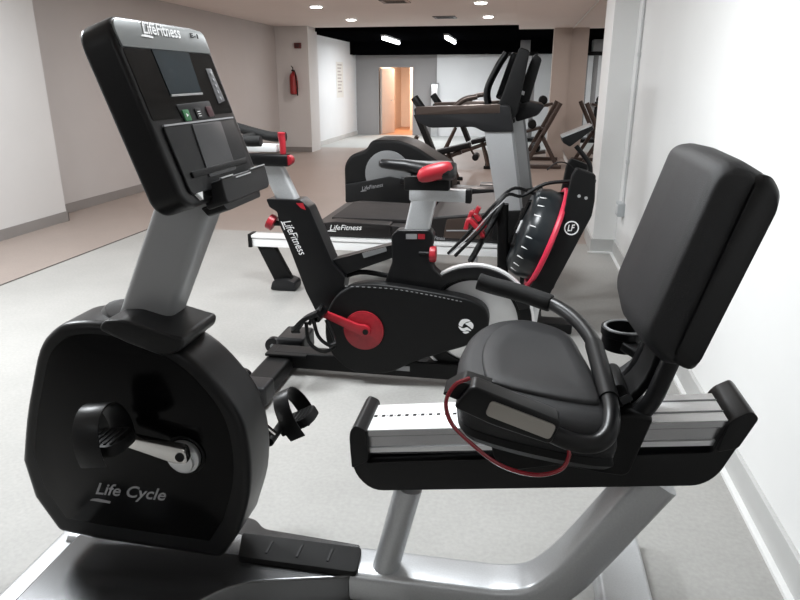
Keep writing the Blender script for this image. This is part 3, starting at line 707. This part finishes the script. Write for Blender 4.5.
obj('strap', tube(NB(), catmull([pcv+V((.03, -.055, .03)), pcv+V((-.03, -.06, .0)), pcv+V((-.07, -.05, -.045)), pcv+V((-.088, -.03, -.06)), pcv+V((-.095, -.0, -.085))], 5), 0, hw=(.02, .010)), black, pd)
obj('pedal_block', mbox((pcv.x-.012, pcv.y-.05, pcv.z-.02), (pcv.x+.03, pcv.y+.04, pcv.z+.012)), silverd, pd, bev=.008)
obj('crank_arm', tube(NB(), [V((rc[0], SY+.12, rc[1])), V((rc[0]+.15, SY+.12, rc[1]-.08))], 0, hw=(.01, .018)), red, C)
# base
obj('base_beam', mbox((-1.10, SY-.045, .035), (.10, SY+.045, .115)), black, C, bev=.010, seg=3)
obj('joint_plate', mbox((-1.13, SY-.07, .10), (-.93, SY+.05, .114)), black, C, bev=.004)
obj('beam_label', mbox((-.53, SY-.047, .066), (-.44, SY-.0445, .09)), greyl, C)
fst = obj('front_stabilizer', mbox((-1.13, SY-.40, .02), (-1.005, SY+.28, .095)), black, C, bev=.02, seg=4)
obj('end_cap', mbox((-1.14, SY+.10, .018), (-.995, SY+.285, .125)), panel, fst, bev=.02, seg=4)
obj('end_cap', mbox((-1.14, SY-.42, .018), (-.995, SY-.30, .11)), panel, fst, bev=.02, seg=4)
for s in (-1, 1):
    o = obj('transport_wheel', cyl(NB(), (-1.19, SY+s*.20-.02, .045), (-1.19, SY+s*.20+.02, .045), .042), satin, fst, bev=.006)
    obj('hub', cyl(NB(), (-1.19, SY+s*.20-.024, .045), (-1.19, SY+s*.20+.024, .045), .012), silverd, o)
obj('rear_stabilizer', mbox((-.02, SY-.25, .02), (.09, SY+.20, .095)), black, C, bev=.02, seg=4)
obj('guard_mount', mbox((rc[0]-.05, SY-.035, .11), (rc[0]+.06, SY+.035, .22)), black, C)
obj('wheel_stay', tube(NB(), [V((.02, SY+.03, .10)), V((wc[0]+.03, SY+.03, wc[1]))], 0, hw=(.02, .015)), satin, C)
# bars
p = [P(297, 205, SY), P(271, 166, SY)]
obj('bar_post', tube(NB(), [p[0]+V((.0, 0, -.06)), p[1]+V((-.005, 0, .03))], 0, hw=(.028, .045), up=(1, 0, 0)), silver, C)
hb = P(286, 156, SY)
hbar = obj('handlebar', tube(NB(), [V((hb.x-.28, SY-.02, hb.z-.015)), V((hb.x+.02, SY-.02, hb.z-.015))], 0, hw=(.03, .026)), satin, C, bev=.003)
obj('handlebar_slider', mbox((hb.x-.22, SY-.035, hb.z+.018), (hb.x-.03, SY+.03, hb.z+.05)), bright, hbar, bev=.006)
obj('grip', tube(NB(), catmull([(hb.x-.30, SY-.17, hb.z+.12), (hb.x-.22, SY-.16, hb.z+.10), (hb.x-.12, SY-.15, hb.z+.075), (hb.x-.05, SY-.15, hb.z+.075)], 5), .022), rubber, hbar, bev=.004)
obj('grip', tube(NB(), catmull([(hb.x-.30, SY+.17, hb.z+.11), (hb.x-.22, SY+.16, hb.z+.09), (hb.x-.12, SY+.15, hb.z+.07), (hb.x-.05, SY+.15, hb.z+.07)], 5), .022), rubber, hbar, bev=.004)
obj('cross_bar', tube(NB(), [V((hb.x-.2, SY-.17, hb.z+.07)), V((hb.x-.2, SY+.17, hb.z+.07))], .018), rubber, hbar)
lv = P(283, 152, SY-.03)
obj('brake_lever', tube(NB(), catmull([lv+V((0, 0, -.01)), lv+V((0, 0, .035)), lv+V((-.003, 0, .065)), lv+V((-.002, 0, .082))], 4), .013, r1=.017), red, hbar, bev=.006)
obj('lever_cap', cyl(NB(), lv+V((.020, -.01, -.035)), lv+V((.020, .03, -.035)), .022), redd, hbar, bev=.004)
k1 = P(272, 223, SY-.02)
kn = obj('adjusting_knob', tube(NB(), [k1+V((-.016, 0, .012)), k1+V((.012, 0, -.004))], .036, n=10), red, C, bev=.006)
obj('knob_stem', tube(NB(), [k1, k1+V((.06, 0, -.0))], .012), black, kn)
# saddle
sp = obj('seat_post', tube(NB(), [P(415, 240, SY), P(426, 192, SY)], 0, hw=(.026, .053), up=(1, 0, 0)), silver, C)
obj('seat_slider', mbox((P(410, 188, SY).x, SY-.028, .850), (P(472, 188, SY).x, SY+.028, .900)), silver, C, bev=.008)
obj('slider_end', mbox((P(466, 188, SY).x, SY-.031, .846), (P(472, 188, SY).x, SY+.031, .904)), black, C, bev=.006)
def sad(x, wd, z, th):  # cross-section
    return [V((x, SY+wd*math.cos(a), z+(th if math.sin(a) > 0 else th*.9)*math.sin(a))) for a in [2*PI*k/20 for k in range(20)]]
sx0, sx1 = P(379, 165, SY).x, P(456, 168, SY).x; SL = sx1-sx0
secs = [(0, .008, 1.0, .012), (.04, .022, 1.0, .020), (.15, .028, .998, .024), (.35, .035, .993, .028), (.5, .05, .985, .032), (.65, .075, .978, .038), (.8, .095, .975, .042), (.93, .10, .975, .042), (.99, .085, .975, .034), (1, .05, .975, .014)]
sd = obj('saddle', loft(NB(), [sad(sx0+SL*t, w_, z, th) for t, w_, z, th in secs]), satin, C, sharp=70)
xs = sx0+SL*.47
L = [[V((xs+.02+u*SL*.45, SY-.072-.032*math.sin(v_*2*PI)*0-.03*math.cos(ph)*(1-abs(2*u-1)**3)**.5, .962+.036*u+.036*math.sin(ph)*(1-abs(2*u-1)**4)**.5)) for ph in [2*PI*k/14 for k in range(14)]] for u in [0.001, .06, .15, .3, .5, .7, .85, .94, .999] for v_ in (0,)]
obj('saddle_tail', loft(NB(), L), red, sd, sharp=80)
obj('saddle_clamp', mbox((P(405, 180, SY).x, SY-.03, .895), (P(450, 180, SY).x, SY+.03, .95)), black, C, bev=.008)
k2 = P(433, 254, SY-.03)
kn = obj('adjusting_knob', tube(NB(), [k2+V((-.014, 0, 0)), k2+V((.014, 0, .0))], .036, n=10), red, C, bev=.006)
obj('knob_stem', tube(NB(), [k2+V((0, 0, 0)), k2+V((-.06, 0, .0))], .011), black, kn)
k3 = P(440, 180, SY+.06)
obj('rear_knob', tube(NB(), [k3, k3+V((.035, 0, 0))], .026, n=10), redd, C, bev=.005)
obj('bottle_cage', tube(NB(), catmull([P(336, 280, SY), P(360, 272, SY), P(390, 276, SY)], 4), .012), black, C)

# ================================================================== TREADMILL
TN, TF = 4.0, 4.86
t = thing('treadmill', 'black treadmill with silver side rails and uprights, behind the spinning bike', 'treadmill', (-.8, 4.4, 0))
zt = .385
for Y, nm in ((TN, 'side_rail'), (TF, 'side_rail')):
    a = P(250, 232, TN); b = P(470, 256, TN)
    x0, x1 = (a.x if Y == TN else -1.30), .22
    fr2 = side(Y)
    bm = NB(); prism(bm, fr2, [(x0, .375), (x1, .375), (x1, .355), (x0, .355)], .01, -.08); prism(bm, fr2, [(x0, .35), (x1, .35), (x1, .295), (x0, .295)], 0, -.07)
    prism(bm, fr2, [(x0+.01, .36), (x1, .36), (x1, .34), (x0+.01, .34)], -.01, -.06)
    rl = obj(nm, bm, bright, t, bev=.006)
    obj('rail_end', prism(NB(), fr2, [(x0-.015, .38), (x0+.01, .38), (x0+.01, .29), (x0-.015, .29)], .012, -.085), black, rl, bev=.005)
    fo = obj('foot', prism(NB(), fr2, rnd([(x0+.03, .30), (x0+.15, .30), (x0+.27, .06), (x0+.14, .06)], .01), -.02, -.07), black, t, bev=.005)
    obj('foot_pad', prism(NB(), fr2, rnd([(x0+.12, .004), (x0+.30, .004), (x0+.30, .06), (x0+.24, .085), (x0+.14, .07)], .02), .02, -.11), panel, fo, bev=.012)
    obj('rear_leg', prism(NB(), fr2, [(.05, .30), (.16, .30), (.16, .004), (.05, .004)], -.01, -.08), black, t, bev=.008)
    obj('middle_leg', prism(NB(), fr2, [(-.28, .30), (-.22, .30), (-.22, .15), (-.28, .15)], -.01, -.06), alu, t, bev=.004)
x0 = P(314, 222, TN).x
dk = obj('deck', mbox((x0, TN+.03, .375), (.10, TF-.03, .462)), deckm, t, bev=.012)
obj('deck_end', prism(NB(), side(TN+.028), rnd([(x0-.03, .38), (x0+.5, .38), (x0+.5, .47), (x0+.12, .478), (x0-.01, .455)], .02), .006, -(TF-TN-.06)), deckm, dk, bev=.01)
obj('running_belt', mbox((x0+.08, TN+.14, .462), (-.35, TF-.14, .482)), belt, t, bev=.004)
word('lettering', 'LifeFitness', side(TN+.02), (330, 230), (362, 230), .034, white, dk, lift=.003, fat=.0)
word('lettering', 'LifeFitness', side(TN+.02), (429, 239), (445, 240), .022, greyl, dk, lift=.003, fat=.0)
mh = obj('motor_hood', prism(NB(), side(TN+.02), rnd([(-.60, .38), (-.56, .50), (-.50, .53), (.12, .60), (.24, .56), (.24, .38)], .03), 0, -(TF-TN-.04)), deckm, t, bev=.02, seg=3)
obj('hood_panel', prism(NB(), side(TN+.015), rnd([(-.44, .40), (-.42, .52), (-.18, .545), (-.18, .40)], .015), 0, -.02), brown, mh, bev=.004)
obj('hood_strip', prism(NB(), side(TN+.010), rnd([(-.42, .445), (-.20, .455), (-.20, .462), (-.42, .452)], .001), 0, -.02), greyl, mh)
for Y in (TN, TF):
    sh_ = 0 if Y == TN else .07
    a0, a1, b0, b1_ = (-.215+sh_, 1.09), (-.045+sh_, 1.09), (-.105+sh_, .56), (.045+sh_, .56)
    fr2 = side(Y)
    up_ = obj('upright', prism(NB(), fr2, rnd([a0, a1, b1_, b0], .006), 0, -.075), silver, t, bev=.006)
    obj('upright_edge', prism(NB(), fr2, [(a1[0]-.012, a1[1]), (a1[0]+.003, a1[1]), (b1_[0]+.003, b1_[1]), (b1_[0]-.012, b1_[1])], .002, -.077), silverd, up_)
    obj('upright_shoe', prism(NB(), fr2, rnd([(-.14, .40), (.16, .40), (.12, .60), (-.12, .585)], .02), .01, -.085), black, t, bev=.01)
fr2 = side(TN-.02)
arm_px = [(413, 108), (440, 107), (510, 105), (514, 132), (484, 132), (474, 127), (430, 128), (417, 122)]
for Y in (TN-.02, TF-.02):
    q = rnd([fr2.at(*p_) for p_ in arm_px], .02)
    ha = obj('side_arm', prism(NB(), side(Y), q, 0, -.115), panel, t, bev=.012, seg=3)
    e0, e1 = fr2.at(416, 107.5), fr2.at(500, 105.5)
    obj('arm_top', prism(NB(), side(Y), rnd([(e0[0], e0[1]-.042), (e0[0], e0[1]+.004), (e1[0], e1[1]+.006), (e1[0], e1[1]-.042)], .003), .003, -.118), brown, ha, bev=.003)
    g0 = fr2.at(413, 99); g1 = fr2.at(423, 112)
    obj('arm_grip', tube(NB(), [V((g0[0]-.0, Y+.04, g0[1]+.01)), V((g1[0], Y+.04, g1[1]))], .024), black, ha, bev=.006)
    obj('front_handle', tube(NB(), catmull([V((-.42, Y+.06, 1.16)), V((-.34, Y+.06, 1.23)), V((-.26, Y+.06, 1.25))], 4), .017), brown, ha)
# console, leaning away, seen nearly edge on
fk = side(TN+.02)
q = rnd([(-.21, 1.07), (-.10, 1.05), (-.02, 1.16), (.03, 1.50), (-.03, 1.52), (-.12, 1.24)], .02)
tc_ = obj('console', prism(NB(), fk, q, 0, -(TF-TN-.02)), black, t, bev=.015, seg=3)
q = rnd([(-.03, 1.10), (.10, 1.14), (.14, 1.20), (.04, 1.22), (-.04, 1.2)], .02)
obj('console_back', prism(NB(), side(TN+.15), q, 0, -.5), satin, t, bev=.015)
obj('screen_frame', prism(NB(), side(TN+.2), rnd([(-.16, 1.24), (-.11, 1.22), (-.035, 1.49), (-.075, 1.5)], .012), 0, -.46), gloss, tc_, bev=.006)
obj('fan_grip', tube(NB(), catmull([V((-.20, TN+.3, 1.16)), V((-.22, TN+.3, 1.28)), V((-.16, TN+.3, 1.42)), V((-.11, TN+.3, 1.5))], 5), .018), satin, tc_)
obj('fan_grip', tube(NB(), catmull([V((-.20, TN+.5, 1.16)), V((-.22, TN+.5, 1.28)), V((-.16, TN+.5, 1.42)), V((-.11, TN+.5, 1.5))], 5), .018), satin, tc_)
q = rnd([fk.at(516, 100), fk.at(528, 108), fk.at(543, 58), fk.at(536, 52), fk.at(531, 60)], .015)
ts = obj('tablet_arm', prism(NB(), fk, q, -.16, -.22), black, t, bev=.01)
obj('arm_band', prism(NB(), fk, rnd([fk.at(514, 88), fk.at(525, 92), fk.at(524, 96), fk.at(513, 91)], .003), -.15, -.23), alu, ts)

# ================================================================== ELLIPTICAL behind the treadmill
t = thing('elliptical_trainer', 'black elliptical trainer with round grey wheel cover, behind the treadmill deck', 'elliptical trainer', (-1.0, 6.0, 0))
fe = side(5.75)
bd = obj('drive_housing', prism(NB(), fe, rnd(pix(fe, [(345, 200), (344, 165), (350, 155), (366, 150), (371, 140), (398, 140), (415, 146), (430, 156), (452, 170), (452, 200), (450, 216), (350, 216)]), .06), 0, -.5), black, t, bev=.03, seg=3)
obj('housing_foot', mbox((-1.5, 5.78, .01), (-.55, 6.22, .30)), black, t, bev=.02)
c0 = fe.at(388, 174)
obj('wheel_cover', disc(NB(), fe, c0, .205, .0, .012), silverd, bd, bev=.004)
obj('lower_cover', prism(NB(), fe, rnd(pix(fe, [(346, 184), (370, 180), (390, 176), (410, 180), (424, 190), (424, 202), (346, 202)]), .02), .0, .03), satin, bd, bev=.01)
word('lettering', 'LifeFitness', fe, (363, 190), (384, 186), .034, greyl, bd, lift=.031, fat=.0)
obj('pedal_rail', tube(NB(), [V((-1.0, 5.65, .52)), V((.35, 5.65, .26))], 0, hw=(.035, .03)), satin, t)
obj('pedal_rail', tube(NB(), [V((-1.0, 6.3, .42)), V((.35, 6.3, .26))], 0, hw=(.035, .03)), satin, t)
obj('foot_plate', mbox((-.55, 5.55, .42), (-.15, 5.75, .48)), satin, t, bev=.02)
obj('foot_plate', mbox((-.35, 6.2, .36), (.05, 6.4, .42)), satin, t, bev=.02)
obj('base_rail', mbox((-1.45, 5.95, .01), (.38, 6.05, .09)), alu, t, bev=.01)
obj('front_foot', mbox((.26, 5.6, .01), (.38, 6.4, .09)), black, t, bev=.02)
obj('front_post', tube(NB(), [V((.28, 6.0, .05)), V((.20, 6.0, .38)), V((.18, 6.0, .45))], 0, hw=(.05, .04)), satin, t)

# ================================================================== ROWING MACHINE with water tank
RY = 3.30
t = thing('water_rower', 'black rowing machine with tilted clear tank and red rim, right of spinning bike', 'rowing machine', (.2, RY+.2, 0))
fr3 = side(RY)
wd = obj('tank_frame', prism(NB(), fr3, rnd(pix(fr3, [(572, 176), (577, 168), (596, 175), (595, 200), (592, 216), (547, 300), (534, 324), (521, 316), (530, 288), (558, 232), (566, 205)]), .012), 0, -.06), black, t, bev=.012, seg=3)
obj('tank_frame', prism(NB(), side(RY+.42), rnd(pix(fr3, [(572, 176), (577, 168), (596, 175), (595, 200), (592, 216), (547, 300), (534, 324), (521, 316), (530, 288), (558, 232), (566, 205)]), .012), 0, -.06), black, t, bev=.012, seg=3)
a, b = fr3.at(594, 176), fr3.at(545, 300)
fb = Frame((a[0], RY+.06, a[1]), (0, 1, 0), (b[0]-a[0], 0, b[1]-a[1]))
obj('back_cover', prism(NB(), fb, [(0, .02), (.36, .02), (.36, .62), (0, .62)], -.03, .03), satin, t, bev=.01)
# LF roundel
lc = fr3.at(571.5, 228); bm = ring(NB(), fr3, lc, .036, .030, .0005, .002, n=32)
text_bm('LF', fr3, (lc[0]-.019, lc[1]-.017), (lc[0]+.019, lc[1]-.013), .032, .3, lift=.0005, fat=.02, bm=bm)
obj('round_badge', bm, white, wd, smooth=False)
bm = NB()
for px in ((579, 196), (586, 198)): disc(bm, fr3, fr3.at(*px), .008, .0005, .004, n=12)
obj('frame_bolts', bm, alu, wd)
# tank: disc tilted with the frame, its axis across the leaning frame
c1, c2 = fr3.at(566, 202), fr3.at(528, 288)
td = V((c2[0]-c1[0], 0, c2[1]-c1[1])); Rt = td.length/2+.015; td.normalize()
tc3 = V(((c1[0]+c2[0])/2, RY+.20, (c1[1]+c2[1])/2)); an_ = V((td.z, 0, -td.x))
if an_.x > 0: an_ = -an_
glass = mat('dark_tank_plastic', (.010, .013, .015), .28, noise=.4, nscale=9, spec=.4)
def rim(r, off, n=40): return [tc3+an_*off+(td*math.cos(2*PI*k/n)+V((0, 1, 0))*math.sin(2*PI*k/n))*r for k in range(n)]
tank = obj('water_tank', loft(NB(), [rim(Rt*.3, .15), rim(Rt*.75, .145), rim(Rt*.9, .12), rim(Rt*.97, .07), rim(Rt*.95, .0), rim(Rt*.8, -.03)]), glass, t)
obj('tank_rim', torus(NB(), tc3-an_*.005, td, (0, 1, 0), Rt+.012, .014, n=56), pinkred, tank)
bm = NB()
for k in range(9):
    a_ = PI+.5+k*.25; d = td*math.cos(a_)+V((0, 1, 0))*math.sin(a_)
    q = tc3+an_*.118+d*Rt*.905; obj('decal', tube(NB(), [q, q-an_*.035+d*.008], .0035, n=5), white, tank)
for k in range(5):
    q = tc3+an_*.155+V((0, 1, 0))*(-.10+k*.035)-td*(.06-.01*k); obj('decal', tube(NB(), [q, q+td*(.06+.02*(k % 2))], .004, n=5), white, tank)
bm = NB()
for k in range(4):
    a_ = 2*PI*k/4+.4; d = td*math.cos(a_)+V((0, 1, 0))*math.sin(a_)
    tube(bm, [tc3+an_*.15, tc3+an_*.152+d*Rt*.7], 0, hw=(.012, .01))
disc(bm, Frame(tc3+an_*.15, td, (0, 1, 0)), (0, 0), .05, -.015, .015)
obj('tank_braces', bm, black, tank)
kb = P(516, 246, RY+.1)
# rower footrests with red straps and handle cable
ftb = obj('foot_board', tube(NB(), [P(470, 262, RY+.1), P(503, 204, RY+.25)], 0, hw=(.035, .012), up=(1, 0, 0)), black, t)
for yy in (RY+.08, RY+.30):
    obj('foot_strap', tube(NB(), catmull([P(472, 226, RY+.1)+V((-.03, yy-RY-.1, -.01)), P(470, 219, RY+.1)+V((0, yy-RY-.1, .0)), P(478, 228, RY+.1)+V((.02, yy-RY-.1, -.02)), P(477, 236, RY+.1)+V((.03, yy-RY-.1, .0))], 4), 0, hw=(.030, .012)), red, ftb)
obj('strap_buckle', tube(NB(), catmull([P(479, 207, RY+.1), P(476, 214, RY+.1), P(480, 220, RY+.1)], 4), 0, hw=(.024, .012)), red, ftb)
obj('foot_link', tube(NB(), catmull([P(448, 254, RY+.15), P(475, 226, RY+.15), P(497, 202, RY+.15), P(515, 188, RY+.2), P(540, 195, RY+.2), P(566, 193, RY+.2)], 5), .009, n=8), satin, t)
obj('foot_link', tube(NB(), catmull([P(455, 256, RY+.05), P(482, 228, RY+.05), P(505, 196, RY+.1), P(522, 196, RY+.15), P(545, 184, RY+.15), P(572, 181, RY+.15)], 5), .009, n=8), black, t)
obj('pull_cord', tube(NB(), catmull([P(449, 255, RY+.02), P(470, 236, RY+.02), P(490, 214, RY+.02), P(505, 200, RY+.05)], 4), .003, n=6), greyl, t)
obj('footrest_post', tube(NB(), [P(503, 204, RY+.25), V((P(503, 204, RY+.25).x+.03, RY+.25, .03))], 0, hw=(.03, .03), up=(1, 0, 0)), black, t)
obj('base_tube', mbox((-.12, RY+.17, .01), (.34, RY+.29, .07)), black, t, bev=.01)
obj('stand_leg', tube(NB(), [P(536, 304, RY-.02), P(532, 324, RY-.02)], 0, hw=(.018, .022), up=(1, 0, 0)), alu, t)
obj('floor_bar', mbox((.10, RY+.02, .004), (.18, RY+.46, .06)), black, t, bev=.015)
# console on gooseneck
nk = catmull([P(590, 182, RY+.2), P(590, 166, RY+.2), P(584, 156, RY+.2), P(576, 146, RY+.2)], 6)
obj('gooseneck', tube(NB(), nk, .012), black, t)
fs = side(RY+.16)
cn = obj('console', prism(NB(), fs, rnd(pix(fs, [(562, 137), (592, 125), (594, 129), (570, 147), (563, 143)]), .008), 0, -.15), black, t, bev=.006)
obj('console_edge', prism(NB(), fs, pix(fs, [(562, 136.6), (592, 124.6), (592, 126), (562, 138)]), .002, -.152), alu, cn)
obj('sensor_cable', tube(NB(), catmull([P(575, 170, RY+.2), P(566, 163, RY+.2), P(556, 163, RY+.2), P(547, 170, RY+.2)], 5), .004, n=6), black, t)

# ================================================================== FREE WEIGHTS AT THE BACK
def bench(x, y, label, flip=1):
    t = thing('weight_bench', label, 'weight bench', (x, y, 0), 'adjustable benches at the back')
    def q(a, b, c): return V((x+a*flip, y+b, c))
    obj('seat_pad', tube(NB(), [q(-.05, 0, .40), q(.42, 0, .52)], 0, hw=(.13, .035)), black, t, bev=.01)
    obj('back_pad', tube(NB(), [q(-.10, 0, .42), q(-.32, 0, .92)], 0, hw=(.13, .035), up=(1, 0, 0)), black, t, bev=.01)
    obj('main_beam', tube(NB(), [q(-.62, 0, .10), q(.30, 0, .42)], 0, hw=(.03, .03)), brown, t)
    for s in (-1, 1):
        obj('leg', tube(NB(), [q(.12, s*.02, .40), q(.24, s*.22, .03)], 0, hw=(.022, .022)), brown, t)
        obj('leg', tube(NB(), [q(-.32, s*.03, .62), q(-.60, s*.24, .03)], 0, hw=(.022, .022)), brown, t)
        obj('foot_tip', mbox(tuple(q(.20, s*.22, 0)-V((.03, .03, 0))), tuple(q(.28, s*.22, .05)+V((.03, .03, 0)))), black, t, bev=.01)
    obj('ankle_roller', cyl(NB(), q(.50, -.14, .36), q(.50, .14, .36), .045), black, t, bev=.01)
    obj('roller_arm', tube(NB(), [q(.40, 0, .50), q(.50, 0, .34)], .015), brown, t)
    return t
bench(-1.08, 9.2, 'black padded weight bench on brown legs, nearer one under the treadmill arm')
bench(-.72, 11.0, 'black padded weight bench with bronze legs, farther one nearer the rack')
def dumbbell(parent_lbl, c, r=.055, L_=.15, ang=0):
    x, y, z = c; t = thing('dumbbell', parent_lbl, 'dumbbell', (x, y, z), 'black dumbbells on the rack')
    d = V((math.cos(ang), math.sin(ang), 0)); c = V(c)
    for s in (-1, 1):
        obj('weight', cyl(NB(), c+d*s*L_*.45, c+d*s*L_, r), black, t, bev=.01)
    obj('handle', cyl(NB(), c-d*L_*.5, c+d*L_*.5, .014, n=10), chrome, t)
    return t
rx0, rx1, ry0, ry1 = .06, .60, 11.0, 12.2
t = thing('dumbbell_rack', 'bronze slanted dumbbell rack standing before the beige column', 'rack', (.35, 11.5, 0))
for y in (ry0, ry1):
    obj('side_frame', tube(NB(), [V((.10, y, .02)), V((.60, y, 1.02))], 0, hw=(.03, .035)), brown, t)
    obj('side_frame', tube(NB(), [V((.62, y, .02)), V((.34, y, .52))], 0, hw=(.03, .03)), brown, t)
    obj('rack_foot', mbox((.02, y-.04, 0), (.68, y+.04, .06)), brown, t, bev=.01)
names = ['top', 'middle', 'lowest']
SPOTS = [[(527, 104), (543, 100)], [(517, 128), (532, 124)], [(520, 149), (536, 147)]]
for i, row in enumerate(SPOTS):
    a, b = P(row[0][0], row[0][1], 11.4), P(row[1][0], row[1][1], 11.4)
    dv = (b-a).normalized(); dn = V((0, 0, -.093))
    obj('shelf', tube(NB(), [a-dv*.16+dn, b+dv*.16+dn], 0, hw=(.16, .018)), brown, t, bev=.003)
    obj('shelf_stay', tube(NB(), [b+dv*.14+dn, V((.42, 11.6, b.z-.1))], .02), brown, t)
    for k, c in enumerate((a, b)):
        dumbbell('black dumbbell on the %s shelf of the bronze rack, %s one' % (names[i], ('left', 'right')[k]), (c.x, 11.4, c.z), .07, .17, PI/2)
# cable machine at the very back
t = thing('cable_machine', 'tall grey cable machine tower against the back wall beside the rack', 'gym machine', (-.1, 16.3, 0))
for x in (-.28, .0, .22):
    obj('column', mbox((x-.05, 16.2, 0), (x+.05, 16.35, 1.98)), silverd, t, bev=.01)
obj('weight_stack', mbox((-.2, 16.22, .1), (-.06, 16.42, .9)), black, t, bev=.01)
obj('top_beam', mbox((-.36, 16.15, 1.90), (.30, 16.4, 1.98)), black, t, bev=.01)
obj('pulley_block', mbox((-.10, 15.9, 1.98), (.12, 16.3, 2.22)), silverd, t, bev=.01)
obj('base', mbox((-.4, 16.0, 0), (.35, 16.6, .08)), black, t, bev=.01)
